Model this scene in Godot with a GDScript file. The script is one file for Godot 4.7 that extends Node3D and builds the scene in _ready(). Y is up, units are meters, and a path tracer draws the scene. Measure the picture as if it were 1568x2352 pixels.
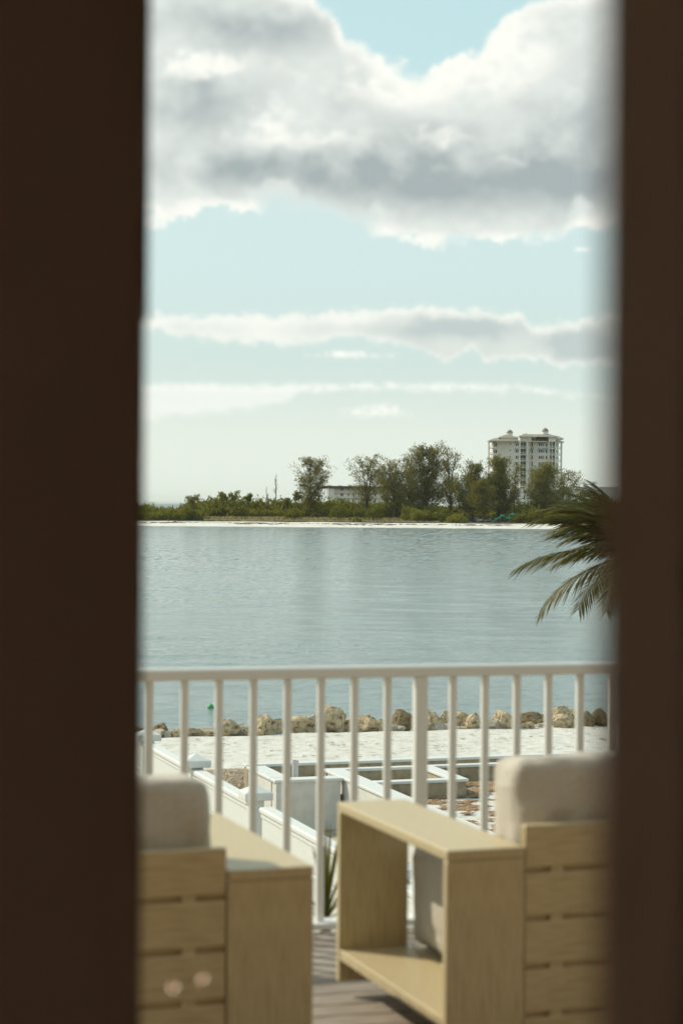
extends Node3D

# ---------------------------------------------------------------- camera numbers
const F := 4485.0                      # focal length in units of a 1568 x 2352 picture
const EYE := Vector3(0, 1.68, 0)
var cam_basis := Basis.from_euler(Vector3(-atan(18.0 / F), 0, deg_to_rad(0.45)))

# ---------------------------------------------------------------- levels (metres, the deck is 0)
const WATER := -6.3
const SAND := -5.4
const CAP := -4.95
const YARD := -6.2
const LAND := -4.7

# grid of the house, the garden walls and the fence: turned 18 degrees to the left of the view
const KO := Vector3(0.0, 0.0, -47.25)
var ku := Vector3(-sin(deg_to_rad(18)), 0, -cos(deg_to_rad(18)))
var kv := Vector3(cos(deg_to_rad(18)), 0, -sin(deg_to_rad(18)))

var rng := RandomNumberGenerator.new()
var counts := {}
var M := {}

# ================================================================ geometry helper
class Geo:
	var v := PackedVector3Array()
	var n := PackedVector3Array()
	var c := PackedColorArray()
	var uv := PackedVector2Array()
	var col := Color.WHITE
	var colored := false
	var xf := Transform3D()

	func tri(a: Vector3, b: Vector3, d: Vector3) -> void:          # counter-clockwise from outside
		a = xf * a; b = xf * b; d = xf * d
		var nn := (b - a).cross(d - a).normalized()
		v.append(a); v.append(d); v.append(b)
		n.append(nn); n.append(nn); n.append(nn)
		c.append(col); c.append(col); c.append(col)

	func tri_n(a: Vector3, b: Vector3, d: Vector3, na: Vector3, nb: Vector3, nd: Vector3) -> void:
		v.append(xf * a); v.append(xf * d); v.append(xf * b)
		n.append((xf.basis * na).normalized()); n.append((xf.basis * nd).normalized()); n.append((xf.basis * nb).normalized())
		c.append(col); c.append(col); c.append(col)

	func quad(a: Vector3, b: Vector3, d: Vector3, e: Vector3) -> void:
		tri(a, b, d); tri(a, d, e)

	func poly(p: Array, centre: Vector3) -> void:                  # convex polygon turned away from centre
		var nn: Vector3 = (p[1] - p[0]).cross(p[2] - p[0])
		var m: Vector3 = (p[0] + p[1] + p[2]) / 3.0
		var q := p
		if nn.dot(m - centre) < 0:
			q = p.duplicate(); q.reverse()
		for i in range(1, q.size() - 1):
			tri(q[0], q[i], q[i + 1])

	func box(o: Vector3, s: Vector3, bevel := 0.0, b := Basis()) -> void:
		var keep := xf
		xf = xf * Transform3D(b, o)
		var h := s / 2.0
		if bevel <= 0.0:
			for k in 3:
				for sg in [-1.0, 1.0]:
					var p := []
					for q in [[-1.0, -1.0], [1.0, -1.0], [1.0, 1.0], [-1.0, 1.0]]:
						var w := Vector3()
						w[k] = sg * h[k]; w[(k + 1) % 3] = q[0] * h[(k + 1) % 3]; w[(k + 2) % 3] = q[1] * h[(k + 2) % 3]
						p.append(w)
					poly(p, Vector3())
		else:
			var at := func(sg: Array, k: int) -> Vector3:
				var w := Vector3()
				for i in 3:
					w[i] = sg[i] * (h[i] - (0.0 if i == k else bevel))
				return w
			for k in 3:
				var i := (k + 1) % 3
				var j := (k + 2) % 3
				for sg in [-1.0, 1.0]:
					var p := []
					for q in [[-1.0, -1.0], [1.0, -1.0], [1.0, 1.0], [-1.0, 1.0]]:
						var g := [0.0, 0.0, 0.0]
						g[k] = sg; g[i] = q[0]; g[j] = q[1]
						p.append(at.call(g, k))
					poly(p, Vector3())
					for s2 in [-1.0, 1.0]:              # the edge between faces i (sg) and j (s2), along k
						var g0 := [0.0, 0.0, 0.0]
						var g1 := [0.0, 0.0, 0.0]
						g0[i] = sg; g0[j] = s2; g0[k] = -1.0
						g1[i] = sg; g1[j] = s2; g1[k] = 1.0
						poly([at.call(g0, i), at.call(g1, i), at.call(g1, j), at.call(g0, j)], Vector3())
			for a in [-1.0, 1.0]:
				for d in [-1.0, 1.0]:
					for e in [-1.0, 1.0]:
						poly([at.call([a, d, e], 0), at.call([a, d, e], 1), at.call([a, d, e], 2)], Vector3())
		xf = keep

	func span(lo: Vector3, hi: Vector3, bevel := 0.0) -> void:
		box((lo + hi) / 2.0, hi - lo, bevel)

	func tube(p: Array, r: Array, sides := 6, caps := true) -> void:
		var rings := []
		var dirs := []
		var side := Vector3()
		for i in p.size():
			var d: Vector3 = (p[mini(i + 1, p.size() - 1)] - p[maxi(i - 1, 0)]).normalized()
			if i == 0:
				side = d.cross(Vector3(0.31, 0.2, 0.93)).normalized()
			side = (side - d * side.dot(d)).normalized()
			var up := d.cross(side)
			var ring := []
			var nr := []
			for k in sides:
				var a := TAU * k / sides
				var w := side * cos(a) + up * sin(a)
				ring.append(p[i] + w * r[i]); nr.append(w)
			rings.append(ring); dirs.append(nr)
		for i in p.size() - 1:
			for k in sides:
				var k2 := (k + 1) % sides
				tri_n(rings[i][k], rings[i][k2], rings[i + 1][k2], dirs[i][k], dirs[i][k2], dirs[i + 1][k2])
				tri_n(rings[i][k], rings[i + 1][k2], rings[i + 1][k], dirs[i][k], dirs[i + 1][k2], dirs[i + 1][k])
		if caps:
			for e in [0, p.size() - 1]:
				var inner: Vector3 = p[1] if e == 0 else p[p.size() - 2]
				if r[e] > 0.002:
					poly(rings[e], inner)

	func lathe(prof: Array, sides := 12, o := Vector3()) -> void:  # [radius, height] from the bottom up
		for i in prof.size() - 1:
			var a: Vector2 = prof[i]
			var b: Vector2 = prof[i + 1]
			var sl := Vector2(b.y - a.y, a.x - b.x).normalized()
			for k in sides:
				var t0 := TAU * k / sides
				var t1 := TAU * (k + 1) / sides
				var d0 := Vector3(cos(t0), 0, -sin(t0))
				var d1 := Vector3(cos(t1), 0, -sin(t1))
				var n0 := d0 * sl.x + Vector3.UP * sl.y
				var n1 := d1 * sl.x + Vector3.UP * sl.y
				var p00 := o + d0 * a.x + Vector3.UP * a.y
				var p10 := o + d1 * a.x + Vector3.UP * a.y
				var p01 := o + d0 * b.x + Vector3.UP * b.y
				var p11 := o + d1 * b.x + Vector3.UP * b.y
				if a.x > 1e-5:
					tri_n(p00, p10, p11, n0, n1, n1)
				if b.x > 1e-5:
					tri_n(p00, p11, p01, n0, n1, n0)

	func hip(lo: Vector3, hi: Vector3, ridge: float) -> void:      # hipped roof over a rectangle, ridge = half length of the ridge along x
		var y0 := lo.y
		var c0 := (lo + hi) / 2.0
		var a := Vector3(lo.x, y0, lo.z)
		var b := Vector3(hi.x, y0, lo.z)
		var d := Vector3(hi.x, y0, hi.z)
		var e := Vector3(lo.x, y0, hi.z)
		var r0 := Vector3(c0.x - ridge, hi.y, c0.z)
		var r1 := Vector3(c0.x + ridge, hi.y, c0.z)
		var m := Vector3(c0.x, y0 - 0.2, c0.z)
		poly([a, b, r1, r0], m); poly([d, e, r0, r1], m)
		poly([b, d, r1], m); poly([e, a, r0], m); poly([a, b, d, e], m + Vector3.UP * 9)

	func mesh() -> ArrayMesh:
		var arr := []
		arr.resize(Mesh.ARRAY_MAX)
		arr[Mesh.ARRAY_VERTEX] = v
		arr[Mesh.ARRAY_NORMAL] = n
		if colored:
			arr[Mesh.ARRAY_COLOR] = c
		if uv.size() == v.size():
			arr[Mesh.ARRAY_TEX_UV] = uv
		var m := ArrayMesh.new()
		m.add_surface_from_arrays(Mesh.PRIMITIVE_TRIANGLES, arr)
		return m


# ================================================================ small helpers
func ray(px: float, py: float) -> Vector3:
	return cam_basis * Vector3((px - 784.0) / F, (1176.0 - py) / F, -1.0)

func at(px: float, py: float, d: float) -> Vector3:
	var r := ray(px, py)
	return EYE + r * (d / -r.z)

func ground(px: float, py: float, y: float) -> Vector3:
	var r := ray(px, py)
	return EYE + r * ((y - EYE.y) / r.y)

func kk(u: float, v: float, y := 0.0) -> Vector3:
	return KO + ku * u + kv * v + Vector3.UP * y

func kbasis(deg := 18.0) -> Basis:                                  # x to the right, y up, -z away
	return Basis(Vector3.UP, deg_to_rad(deg))

func numbered(called: String) -> String:
	var k: int = counts.get(called, -1) + 1
	counts[called] = k
	return called if k == 0 else "%s_%03d" % [called, k]

func tag(o: Node, label: String, category: String, group := "", kind := "") -> void:
	if label: o.set_meta("label", label)
	if category: o.set_meta("category", category)
	if group: o.set_meta("group", group)
	if kind: o.set_meta("kind", kind)

func thing(called: String, label: String, category: String, where := Vector3(), turn := Basis(), group := "") -> Node3D:
	var o := Node3D.new()
	o.name = numbered(called)
	o.transform = Transform3D(turn, where)
	add_child(o)
	tag(o, label, category, group)
	return o

func obj(called: String, g, m: Material, parent: Node = null, where := Vector3()) -> MeshInstance3D:
	var o := MeshInstance3D.new()
	o.mesh = g.mesh() if g is Geo else g
	o.material_override = m
	o.position = where
	if parent == null:
		o.name = numbered(called)
		add_child(o)
	else:
		o.name = called
		parent.add_child(o, true)
	return o

func struct(called: String, g, m: Material) -> MeshInstance3D:
	var o := obj(called, g, m)
	o.set_meta("kind", "structure")
	return o

func copy(src: Node3D, where: Transform3D, label: String, group := "") -> Node3D:
	var o: Node3D = src.duplicate()
	o.name = numbered(String(src.name).rstrip("0123456789").rstrip("_"))
	add_child(o)
	o.transform = where
	o.set_meta("label", label)
	if group: o.set_meta("group", group)
	return o

func lin(r: float, g: float, b: float) -> Color:                    # a real-world (linear) base colour
	return Color(r, g, b).linear_to_srgb()

func mat(called: String, c: Color, rough := 0.8, spec := 0.5) -> StandardMaterial3D:
	var m := StandardMaterial3D.new()
	m.resource_name = called
	m.albedo_color = c
	m.roughness = rough
	m.metallic_specular = spec
	M[called] = m
	return m

func noise(freq: float, oct := 4, kind := FastNoiseLite.TYPE_SIMPLEX_SMOOTH, sd := 1) -> FastNoiseLite:
	var f := FastNoiseLite.new()
	f.noise_type = kind
	f.frequency = freq
	f.fractal_octaves = oct
	f.seed = sd
	return f

func noise_tex(size: int, f: FastNoiseLite, stops: Array = []) -> NoiseTexture2D:
	var t := NoiseTexture2D.new()
	t.width = size; t.height = size
	t.seamless = true
	t.noise = f
	if stops:
		var g := Gradient.new()
		var off := PackedFloat32Array()
		var cs := PackedColorArray()
		for s in stops:
			off.append(s[0]); cs.append(s[1])
		g.offsets = off; g.colors = cs
		t.color_ramp = g
	return t

func textured(called: String, stops: Array, freq: float, scale: Vector3, rough := 0.85, bump := 0.0, bump_freq := 0.03, world := false, size := 512) -> StandardMaterial3D:
	var m := mat(called, Color.WHITE, rough)
	m.albedo_texture = noise_tex(size, noise(freq, 5, FastNoiseLite.TYPE_SIMPLEX_SMOOTH, called.hash() % 1000), stops)
	m.uv1_triplanar = true
	m.uv1_world_triplanar = world
	m.uv1_scale = scale
	if bump > 0.0:
		m.heightmap_enabled = true
		m.heightmap_texture = noise_tex(size, noise(bump_freq, 5, FastNoiseLite.TYPE_SIMPLEX_SMOOTH, called.hash() % 1000 + 7))
		m.heightmap_scale = bump
	return m

func leafy(called: String, back := 0.5) -> StandardMaterial3D:
	var m := mat(called, Color.WHITE, 0.6, 0.35)
	m.vertex_color_use_as_albedo = true
	m.backlight_enabled = true
	m.backlight = Color(back, back, back * 0.7)
	m.cull_mode = BaseMaterial3D.CULL_DISABLED
	return m

func curve_at(pts: Array, x: float) -> float:
	if x <= pts[0][0]: return pts[0][1]
	for i in range(1, pts.size()):
		if x <= pts[i][0]:
			var t: float = (x - pts[i - 1][0]) / (pts[i][0] - pts[i - 1][0])
			t = t * t * (3.0 - 2.0 * t)
			return lerpf(pts[i - 1][1], pts[i][1], t)
	return pts[-1][1]

# ================================================================ the sky
var cloud_a: FastNoiseLite
var cloud_b: FastNoiseLite
var cloud_c: FastNoiseLite
const TOP1 := [[-900, -260], [300, -150], [690, -40], [735, 10], [800, 85], [880, 128], [950, 160], [1000, 150], [1090, 112], [1112, 70], [1150, 30], [1200, 5], [1280, -30], [1500, -90], [2600, -240]]
const LOW1 := [[-900, 470], [300, 492], [540, 486], [700, 502], [860, 535], [960, 562], [1100, 566], [1270, 562], [1330, 525], [1460, 520], [2600, 560]]
const TOP2 := [[-900, 700], [300, 718], [560, 722], [700, 716], [850, 711], [940, 700], [1060, 708], [1180, 716], [1230, 745], [1300, 734], [1420, 714], [2600, 690]]
const LOW2 := [[-900, 780], [300, 752], [400, 776], [520, 790], [700, 794], [800, 782], [900, 792], [1030, 834], [1080, 802], [1110, 832], [1200, 828], [1300, 846], [1420, 842], [2600, 850]]
const TOP3 := [[-900, 885], [320, 878], [600, 882], [850, 881], [1000, 879], [1200, 885], [1330, 906], [1430, 914], [2600, 890]]
const LOW3 := [[-900, 950], [320, 966], [450, 956], [560, 945], [650, 928], [700, 902], [850, 898], [1200, 902], [1330, 916], [1430, 919], [2600, 930]]
# grey undersides: x, y, radius x, radius y, weight
const GREY := [[620, 70, 150, 55, 1.0], [470, 235, 130, 80, 0.9], [400, 30, 90, 60, 0.4], [800, 400, 420, 75, 0.75], [1060, 420, 260, 75, 0.95], [1330, 300, 110, 150, 0.8], [1340, 430, 120, 70, 0.6], [840, 240, 120, 50, 0.45], [560, 400, 180, 45, 0.4], [1000, 300, 160, 40, 0.3],
	[1070, 752, 130, 28, 0.55], [1330, 795, 90, 36, 0.65], [850, 760, 160, 18, 0.25], [500, 755, 120, 12, 0.12]]
const GLOW := [[460, 155, 90, 26, 0.7], [930, 215, 140, 45, 0.5], [1150, 130, 110, 70, 0.6], [620, 290, 70, 40, 0.4], [1010, 318, 60, 18, 0.5], [700, 320, 160, 22, 0.3], [1200, 375, 60, 14, 0.3]]

func bumps(list: Array, x: float, y: float) -> float:
	var s := 0.0
	for g in list:
		var dx: float = (x - g[0]) / g[2]
		var dy: float = (y - g[1]) / g[3]
		var q := dx * dx + dy * dy
		if q < 5.0:
			s += g[4] * exp(-q * 1.1)
	return s

func mix3(a: Vector3, b: Vector3, t: float) -> Vector3:
	return a + (b - a) * t

func sky_color(az: float, el: float) -> Color:                      # az to the right of the view, el upwards, radians
	var e := maxf(el, 0.0)
	var dirv := Vector3(sin(az) * cos(el), sin(el), -cos(az) * cos(el))
	# clear air
	var s := clampf(e / 0.26, 0.0, 1.0)
	var air := mix3(Vector3(0.755, 0.825, 0.740), Vector3(0.605, 0.740, 0.705), smoothstep(0.10, 0.30, s))
	air = mix3(air, Vector3(0.600, 0.765, 0.760), smoothstep(0.28, 0.48, s))
	air = mix3(air, Vector3(0.490, 0.715, 0.755), smoothstep(0.45, 1.0, s))
	air = mix3(air, Vector3(0.20, 0.38, 0.52), smoothstep(0.2, 1.3, e))
	var sun_near := dirv.dot(sun_dir())
	air += Vector3(0.20, 0.18, 0.13) * pow(clampf(sun_near * 0.5 + 0.5, 0.0, 1.0), 5.0)
	if el < 0.0:
		return Color(air.x, air.y, air.z)
	# clouds over the bay, laid out by direction
	var near := cos(az) > 0.3 and absf(az) < 1.0
	var col := air
	var w := 0.0
	if near:
		var px := 784.0 + F * tan(az)
		var py := 1158.0 - F * tan(el) / cos(az)
		py += 0.0079 * (px - 784.0)
		w = (1.0 - smoothstep(900.0, 1900.0, absf(px - 860.0))) * (1.0 - smoothstep(200.0, 900.0, -py))
		if w > 0.0:
			var n1 := cloud_a.get_noise_2d(px, py * 1.25)
			var n2 := cloud_b.get_noise_2d(px, py * 1.3)
			var n3 := cloud_c.get_noise_2d(px, py * 1.6)
			var a := 0.0
			var grey := 0.0
			var wob := n1 * 26.0 + n2 * 17.0 + n3 * 8.0
			# the big cumulus bank
			var f1 := minf(py - curve_at(TOP1, px), (curve_at(LOW1, px) - py) * 0.8) + wob
			var soft := smoothstep(-0.25, 0.45, cloud_a.get_noise_2d(px * 0.8 + 700.0, py))
			a = smoothstep(-3.0, lerpf(6.0, 44.0, soft), f1)
			var thick := smoothstep(6.0, 90.0, f1 + n1 * 30.0)
			grey = (bumps(GREY, px + n1 * 60.0, py + n1 * 30.0 + n2 * 5.0) * (0.9 + 0.25 * n1) - bumps(GLOW, px + n2 * 36.0, py + n2 * 26.0)) * smoothstep(0.0, 0.6, thick)
			grey += 0.30 * (n1 * 1.25 + n2 * 0.35 + n3 * 0.12) * thick
			# thin bank
			var f2 := minf(py - curve_at(TOP2, px), curve_at(LOW2, px) - py) + n2 * 15.0 + n3 * 9.0
			var a2 := smoothstep(-3.0, 14.0, f2) * 0.9
			var g2 := bumps(GREY, px + n2 * 40.0, py + n2 * 10.0) * smoothstep(4.0, 26.0, f2)
			# thinner bank and two small puffs
			var f3 := minf(py - curve_at(TOP3, px), (curve_at(LOW3, px) - py) * 0.9) + 3.0 + n2 * 8.0 + n3 * 8.0
			var a3 := smoothstep(-2.0, 18.0, f3) * (0.6 + 0.4 * smoothstep(26.0, 4.0, py - curve_at(TOP3, px)))
			var f4 := maxf(1.0 - pow((px - 800.0) / 105.0, 2) - pow((py - 815.0) / 9.0, 2), 1.0 - pow((px - 860.0) / 90.0, 2) - pow((py - 945.0) / 20.0, 2)) + n3 * 0.9 + n2 * 0.6
			var f5 := 1.0 - pow((px - 1330.0) / 26.0, 2) - pow((py - 573.0) / 6.0, 2) + n3 * 0.8
			var f6 := 1.0 - pow((px - 350.0) / 46.0, 2) - pow((py - 512.0) / 17.0, 2) + n3 * 0.8
			var a4 := smoothstep(0.0, 0.9, maxf(maxf(f4 * 0.6, f5), f6)) * 1.0
			var mid := smoothstep(560.0, 640.0, px) * (1.0 - smoothstep(820.0, 890.0, px))
			var rim := (1.0 - smoothstep(0.0, 85.0, py - curve_at(TOP1, px) + wob + n1 * 30.0)) * 0.75 + (1.0 - smoothstep(0.0, 42.0, curve_at(LOW1, px) - py + wob)) * (1.0 - mid) * 0.9
			rim += bumps(GLOW, px + n2 * 36.0, py + n2 * 26.0) * 1.2 + n1 * 0.5 + n2 * 0.25
			var white := mix3(Vector3(0.745, 0.795, 0.755), Vector3(0.955, 0.970, 0.895), smoothstep(-0.05, 0.65, rim))
			a *= lerpf(1.0, smoothstep(0.0, 70.0, curve_at(LOW1, px) - py + n1 * 20.0), mid * 0.8)
			var shade := Vector3(0.375, 0.435, 0.440)
			var cl := mix3(white, shade, clampf(grey * 0.9, 0.0, 1.0))
			cl += Vector3(0.045, 0.045, 0.045) * (n2 + 0.5 * n3) * a
			col = mix3(col, cl, a)
			var in2 := smoothstep(6.0, 34.0, py - curve_at(TOP2, px) + n2 * 12.0)
			g2 = clampf(g2 * 1.1 + in2 * (0.15 + 0.4 * smoothstep(780.0, 960.0, px)) * smoothstep(0.0, 22.0, curve_at(LOW2, px) - py + n2 * 10.0) + 0.2 * n1, 0.0, 1.0)
			col = mix3(col, mix3(Vector3(0.95, 0.965, 0.89), Vector3(0.53, 0.60, 0.585), g2), a2 * (1.0 - a))
			col = mix3(col, Vector3(0.965, 0.985, 0.915), maxf(a3, a4) * (1.0 - a))
	if w < 1.0:
		var p := Vector2(dirv.x, dirv.z) / (dirv.y + 0.12) * 260.0
		var m1 := cloud_a.get_noise_2d(p.x + 900.0, p.y)
		var m2 := cloud_b.get_noise_2d(p.x, p.y + 300.0)
		var fa := m1 * 1.3 + m2 * 0.5 + 0.06
		var ac := smoothstep(0.0, 0.35, fa) * 0.85
		var cg := mix3(Vector3(0.85, 0.88, 0.82), Vector3(0.42, 0.48, 0.49), smoothstep(0.25, 0.95, fa))
		col = mix3(mix3(air, cg, ac), col, w)
	return Color(col.x, col.y, col.z)

func sun_dir() -> Vector3:                                          # towards the sun: high to the left, a little ahead
	var a := deg_to_rad(64.0)
	var e := deg_to_rad(39.0)
	return Vector3(-sin(a) * cos(e), sin(e), -cos(a) * cos(e))

func build_sky() -> PanoramaSkyMaterial:
	cloud_a = noise(0.0062, 5, FastNoiseLite.TYPE_SIMPLEX_SMOOTH, 11)
	cloud_b = noise(0.017, 5, FastNoiseLite.TYPE_SIMPLEX_SMOOTH, 23)
	cloud_c = noise(0.045, 3, FastNoiseLite.TYPE_SIMPLEX_SMOOTH, 37)
	var im := Image.create(768, 384, false, Image.FORMAT_RGBF)
	for y in 384:
		for x in 768:
			if y > 196:
				im.set_pixel(x, y, Color(0.42, 0.45, 0.42))
			else:
				im.set_pixel(x, y, sky_color(wrapf((x + 0.5) / 768.0, -0.5, 0.5) * TAU, (0.5 - (y + 0.5) / 384.0) * PI))
	im.resize(4096, 2048, Image.INTERPOLATE_CUBIC)
	for y in range(700, 1030):                                      # the part over the bay in full detail
		for x in range(-310, 310):
			im.set_pixel(posmod(x, 4096), y, sky_color((x + 0.5) / 4096.0 * TAU, (0.5 - (y + 0.5) / 2048.0) * PI))
	var m := PanoramaSkyMaterial.new()
	m.panorama = ImageTexture.create_from_image(im)
	return m

# ================================================================ materials
func materials() -> void:
	textured("pale_wood", [[0.0, lin(0.42, 0.33, 0.185)], [0.4, lin(0.51, 0.415, 0.245)], [0.6, lin(0.545, 0.45, 0.27)], [1.0, lin(0.60, 0.505, 0.315)]], 0.013, Vector3(1.2, 9.0, 9.0), 0.42, 0.02, 0.05)
	M.pale_wood_up = M.pale_wood.duplicate()
	M.pale_wood_up.uv1_scale = Vector3(9.0, 1.2, 9.0)
	textured("deck_wood", [[0.0, lin(0.19, 0.15, 0.115)], [0.5, lin(0.31, 0.26, 0.21)], [1.0, lin(0.40, 0.34, 0.28)]], 0.02, Vector3(0.5, 6.0, 6.0), 0.75, 0.05, 0.04)
	M.deck_wood_b = M.deck_wood.duplicate()
	M.deck_wood_b.albedo_color = lin(0.78, 0.76, 0.74)
	textured("cushion_cloth", [[0.0, lin(0.46, 0.425, 0.36)], [1.0, lin(0.59, 0.55, 0.475)]], 0.03, Vector3(4, 4, 4), 0.95, 0.05, 0.09)
	mat("dark_lining", lin(0.05, 0.035, 0.02), 0.9)
	mat("rail_paint", lin(0.73, 0.73, 0.70), 0.38)
	textured("white_wall", [[0.0, lin(0.52, 0.51, 0.47)], [0.6, lin(0.62, 0.61, 0.57)], [1.0, lin(0.66, 0.65, 0.61)]], 0.008, Vector3(0.5, 0.5, 0.5), 0.7, 0.1, 0.06, true)
	textured("cap_paint", [[0.0, lin(0.62, 0.63, 0.60)], [1.0, lin(0.69, 0.70, 0.67)]], 0.02, Vector3(0.7, 0.7, 0.7), 0.6, 0.05, 0.05, true)
	textured("concrete", [[0.0, lin(0.22, 0.18, 0.11)], [0.5, lin(0.36, 0.30, 0.20)], [1.0, lin(0.46, 0.40, 0.29)]], 0.012, Vector3(0.6, 0.6, 0.6), 0.9, 0.3, 0.05, true)
	textured("sand", [[0.0, lin(0.36, 0.32, 0.25)], [0.22, lin(0.53, 0.50, 0.435)], [0.5, lin(0.62, 0.60, 0.54)], [1.0, lin(0.68, 0.66, 0.60)]], 0.012, Vector3(0.16, 0.16, 0.16), 0.95, 2.2, 0.035, true, 1024)
	textured("far_sand", [[0.0, lin(0.50, 0.46, 0.38)], [0.4, lin(0.68, 0.65, 0.58)], [1.0, lin(0.74, 0.72, 0.66)]], 0.01, Vector3(0.02, 0.02, 0.05), 0.95, 0.0, 0.03, true)
	textured("soil", [[0.0, lin(0.17, 0.12, 0.075)], [0.5, lin(0.34, 0.26, 0.18)], [1.0, lin(0.50, 0.42, 0.31)]], 0.02, Vector3(0.3, 0.3, 0.3), 0.95, 6.0, 0.04, true)
	textured("yard_ground", [[0.0, lin(0.25, 0.20, 0.13)], [0.5, lin(0.42, 0.37, 0.28)], [1.0, lin(0.55, 0.5, 0.42)]], 0.02, Vector3(0.2, 0.2, 0.2), 0.95, 2.0, 0.04, true)
	textured("limestone", [[0.0, lin(0.08, 0.055, 0.03)], [0.25, lin(0.16, 0.115, 0.065)], [0.36, lin(0.42, 0.325, 0.19)], [0.6, lin(0.53, 0.43, 0.28)], [1.0, lin(0.62, 0.53, 0.39)]], 0.014, Vector3(0.27, 0.27, 0.27), 0.9, 4.0, 0.022)
	M.limestone_dark = M.limestone.duplicate()
	M.limestone_dark.albedo_color = lin(0.5, 0.47, 0.40)
	M.limestone_pale = M.limestone.duplicate()
	M.limestone_pale.albedo_texture = noise_tex(512, noise(0.014, 5, FastNoiseLite.TYPE_SIMPLEX_SMOOTH, 77), [[0.0, lin(0.16, 0.12, 0.08)], [0.35, lin(0.42, 0.36, 0.27)], [1.0, lin(0.60, 0.55, 0.46)]])
	textured("far_ground", [[0.0, lin(0.05, 0.045, 0.02)], [1.0, lin(0.16, 0.13, 0.06)]], 0.02, Vector3(0.03, 0.03, 0.03), 0.95, 0.0, 0.03, true)
	leafy("tree_leaf", 0.95)
	leafy("shrub_leaf", 0.95)
	leafy("palm_leaf", 0.6)
	leafy("grass_blade", 0.5)
	mat("bark", lin(0.085, 0.062, 0.042), 0.9)
	mat("dead_bark", lin(0.17, 0.14, 0.11), 0.9)
	textured("tower_wall", [[0.0, lin(0.74, 0.69, 0.60)], [1.0, lin(0.81, 0.76, 0.67)]], 0.02, Vector3(0.05, 0.05, 0.05), 0.8, 0.0, 0.03, true)
	mat("tower_trim", lin(0.80, 0.77, 0.70), 0.7)
	mat("dark_glass", lin(0.035, 0.035, 0.035), 0.12)
	mat("recess", lin(0.20, 0.17, 0.14), 0.6)
	textured("seam_roof", [[0.0, lin(0.26, 0.205, 0.145)], [1.0, lin(0.36, 0.29, 0.21)]], 0.03, Vector3(1.2, 0.1, 0.1), 0.5, 0.0, 0.03, true)
	mat("awning", lin(0.33, 0.38, 0.42), 0.7)
	mat("roof_brown", lin(0.105, 0.07, 0.05), 0.85)
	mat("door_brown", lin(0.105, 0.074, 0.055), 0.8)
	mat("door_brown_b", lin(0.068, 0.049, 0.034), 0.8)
	mat("room_wall", lin(0.30, 0.275, 0.25), 0.9)
	mat("room_floor", lin(0.14, 0.11, 0.085), 0.6)
	mat("unseen_house_wall", lin(0.26, 0.17, 0.085), 0.9)
	mat("buoy_green", lin(0.03, 0.33, 0.09), 0.4)
	mat("black_rubber", lin(0.02, 0.02, 0.02), 0.8)
	mat("pipe_grey", lin(0.55, 0.55, 0.53), 0.6)
	mat("slide_green", lin(0.04, 0.34, 0.13), 0.45)
	mat("canopy_green", lin(0.10, 0.40, 0.27), 0.7)
	mat("play_blue", lin(0.03, 0.10, 0.22), 0.5)
	mat("red_cloth", lin(0.50, 0.07, 0.035), 0.8)
	mat("timber", lin(0.20, 0.14, 0.09), 0.85)
	mat("brass", lin(0.5, 0.33, 0.12), 0.35).metallic = 0.9
	mat("person_colours", Color.WHITE, 0.85).vertex_color_use_as_albedo = true
	var g := mat("glass", Color(0.02, 0.02, 0.02, 0.03), 0.0)
	g.transparency = BaseMaterial3D.TRANSPARENCY_ALPHA
	var b := mat("bulb_glow", lin(1.0, 0.55, 0.2), 0.5)
	b.emission_enabled = true
	b.emission = Color(1.0, 0.55, 0.20)
	b.emission_energy_multiplier = 1.5
	mat("open_sea", lin(0.05, 0.085, 0.09), 0.34, 0.5)
	# water
	var w := mat("water", lin(0.190, 0.242, 0.230), 0.13, 0.6)
	w.uv1_triplanar = true
	w.uv1_world_triplanar = true
	w.uv1_scale = Vector3(0.09, 0.09, 0.26)
	w.heightmap_enabled = true
	w.heightmap_texture = noise_tex(1024, noise(0.011, 5, FastNoiseLite.TYPE_SIMPLEX_SMOOTH, 5))
	w.heightmap_scale = 6.0

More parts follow.
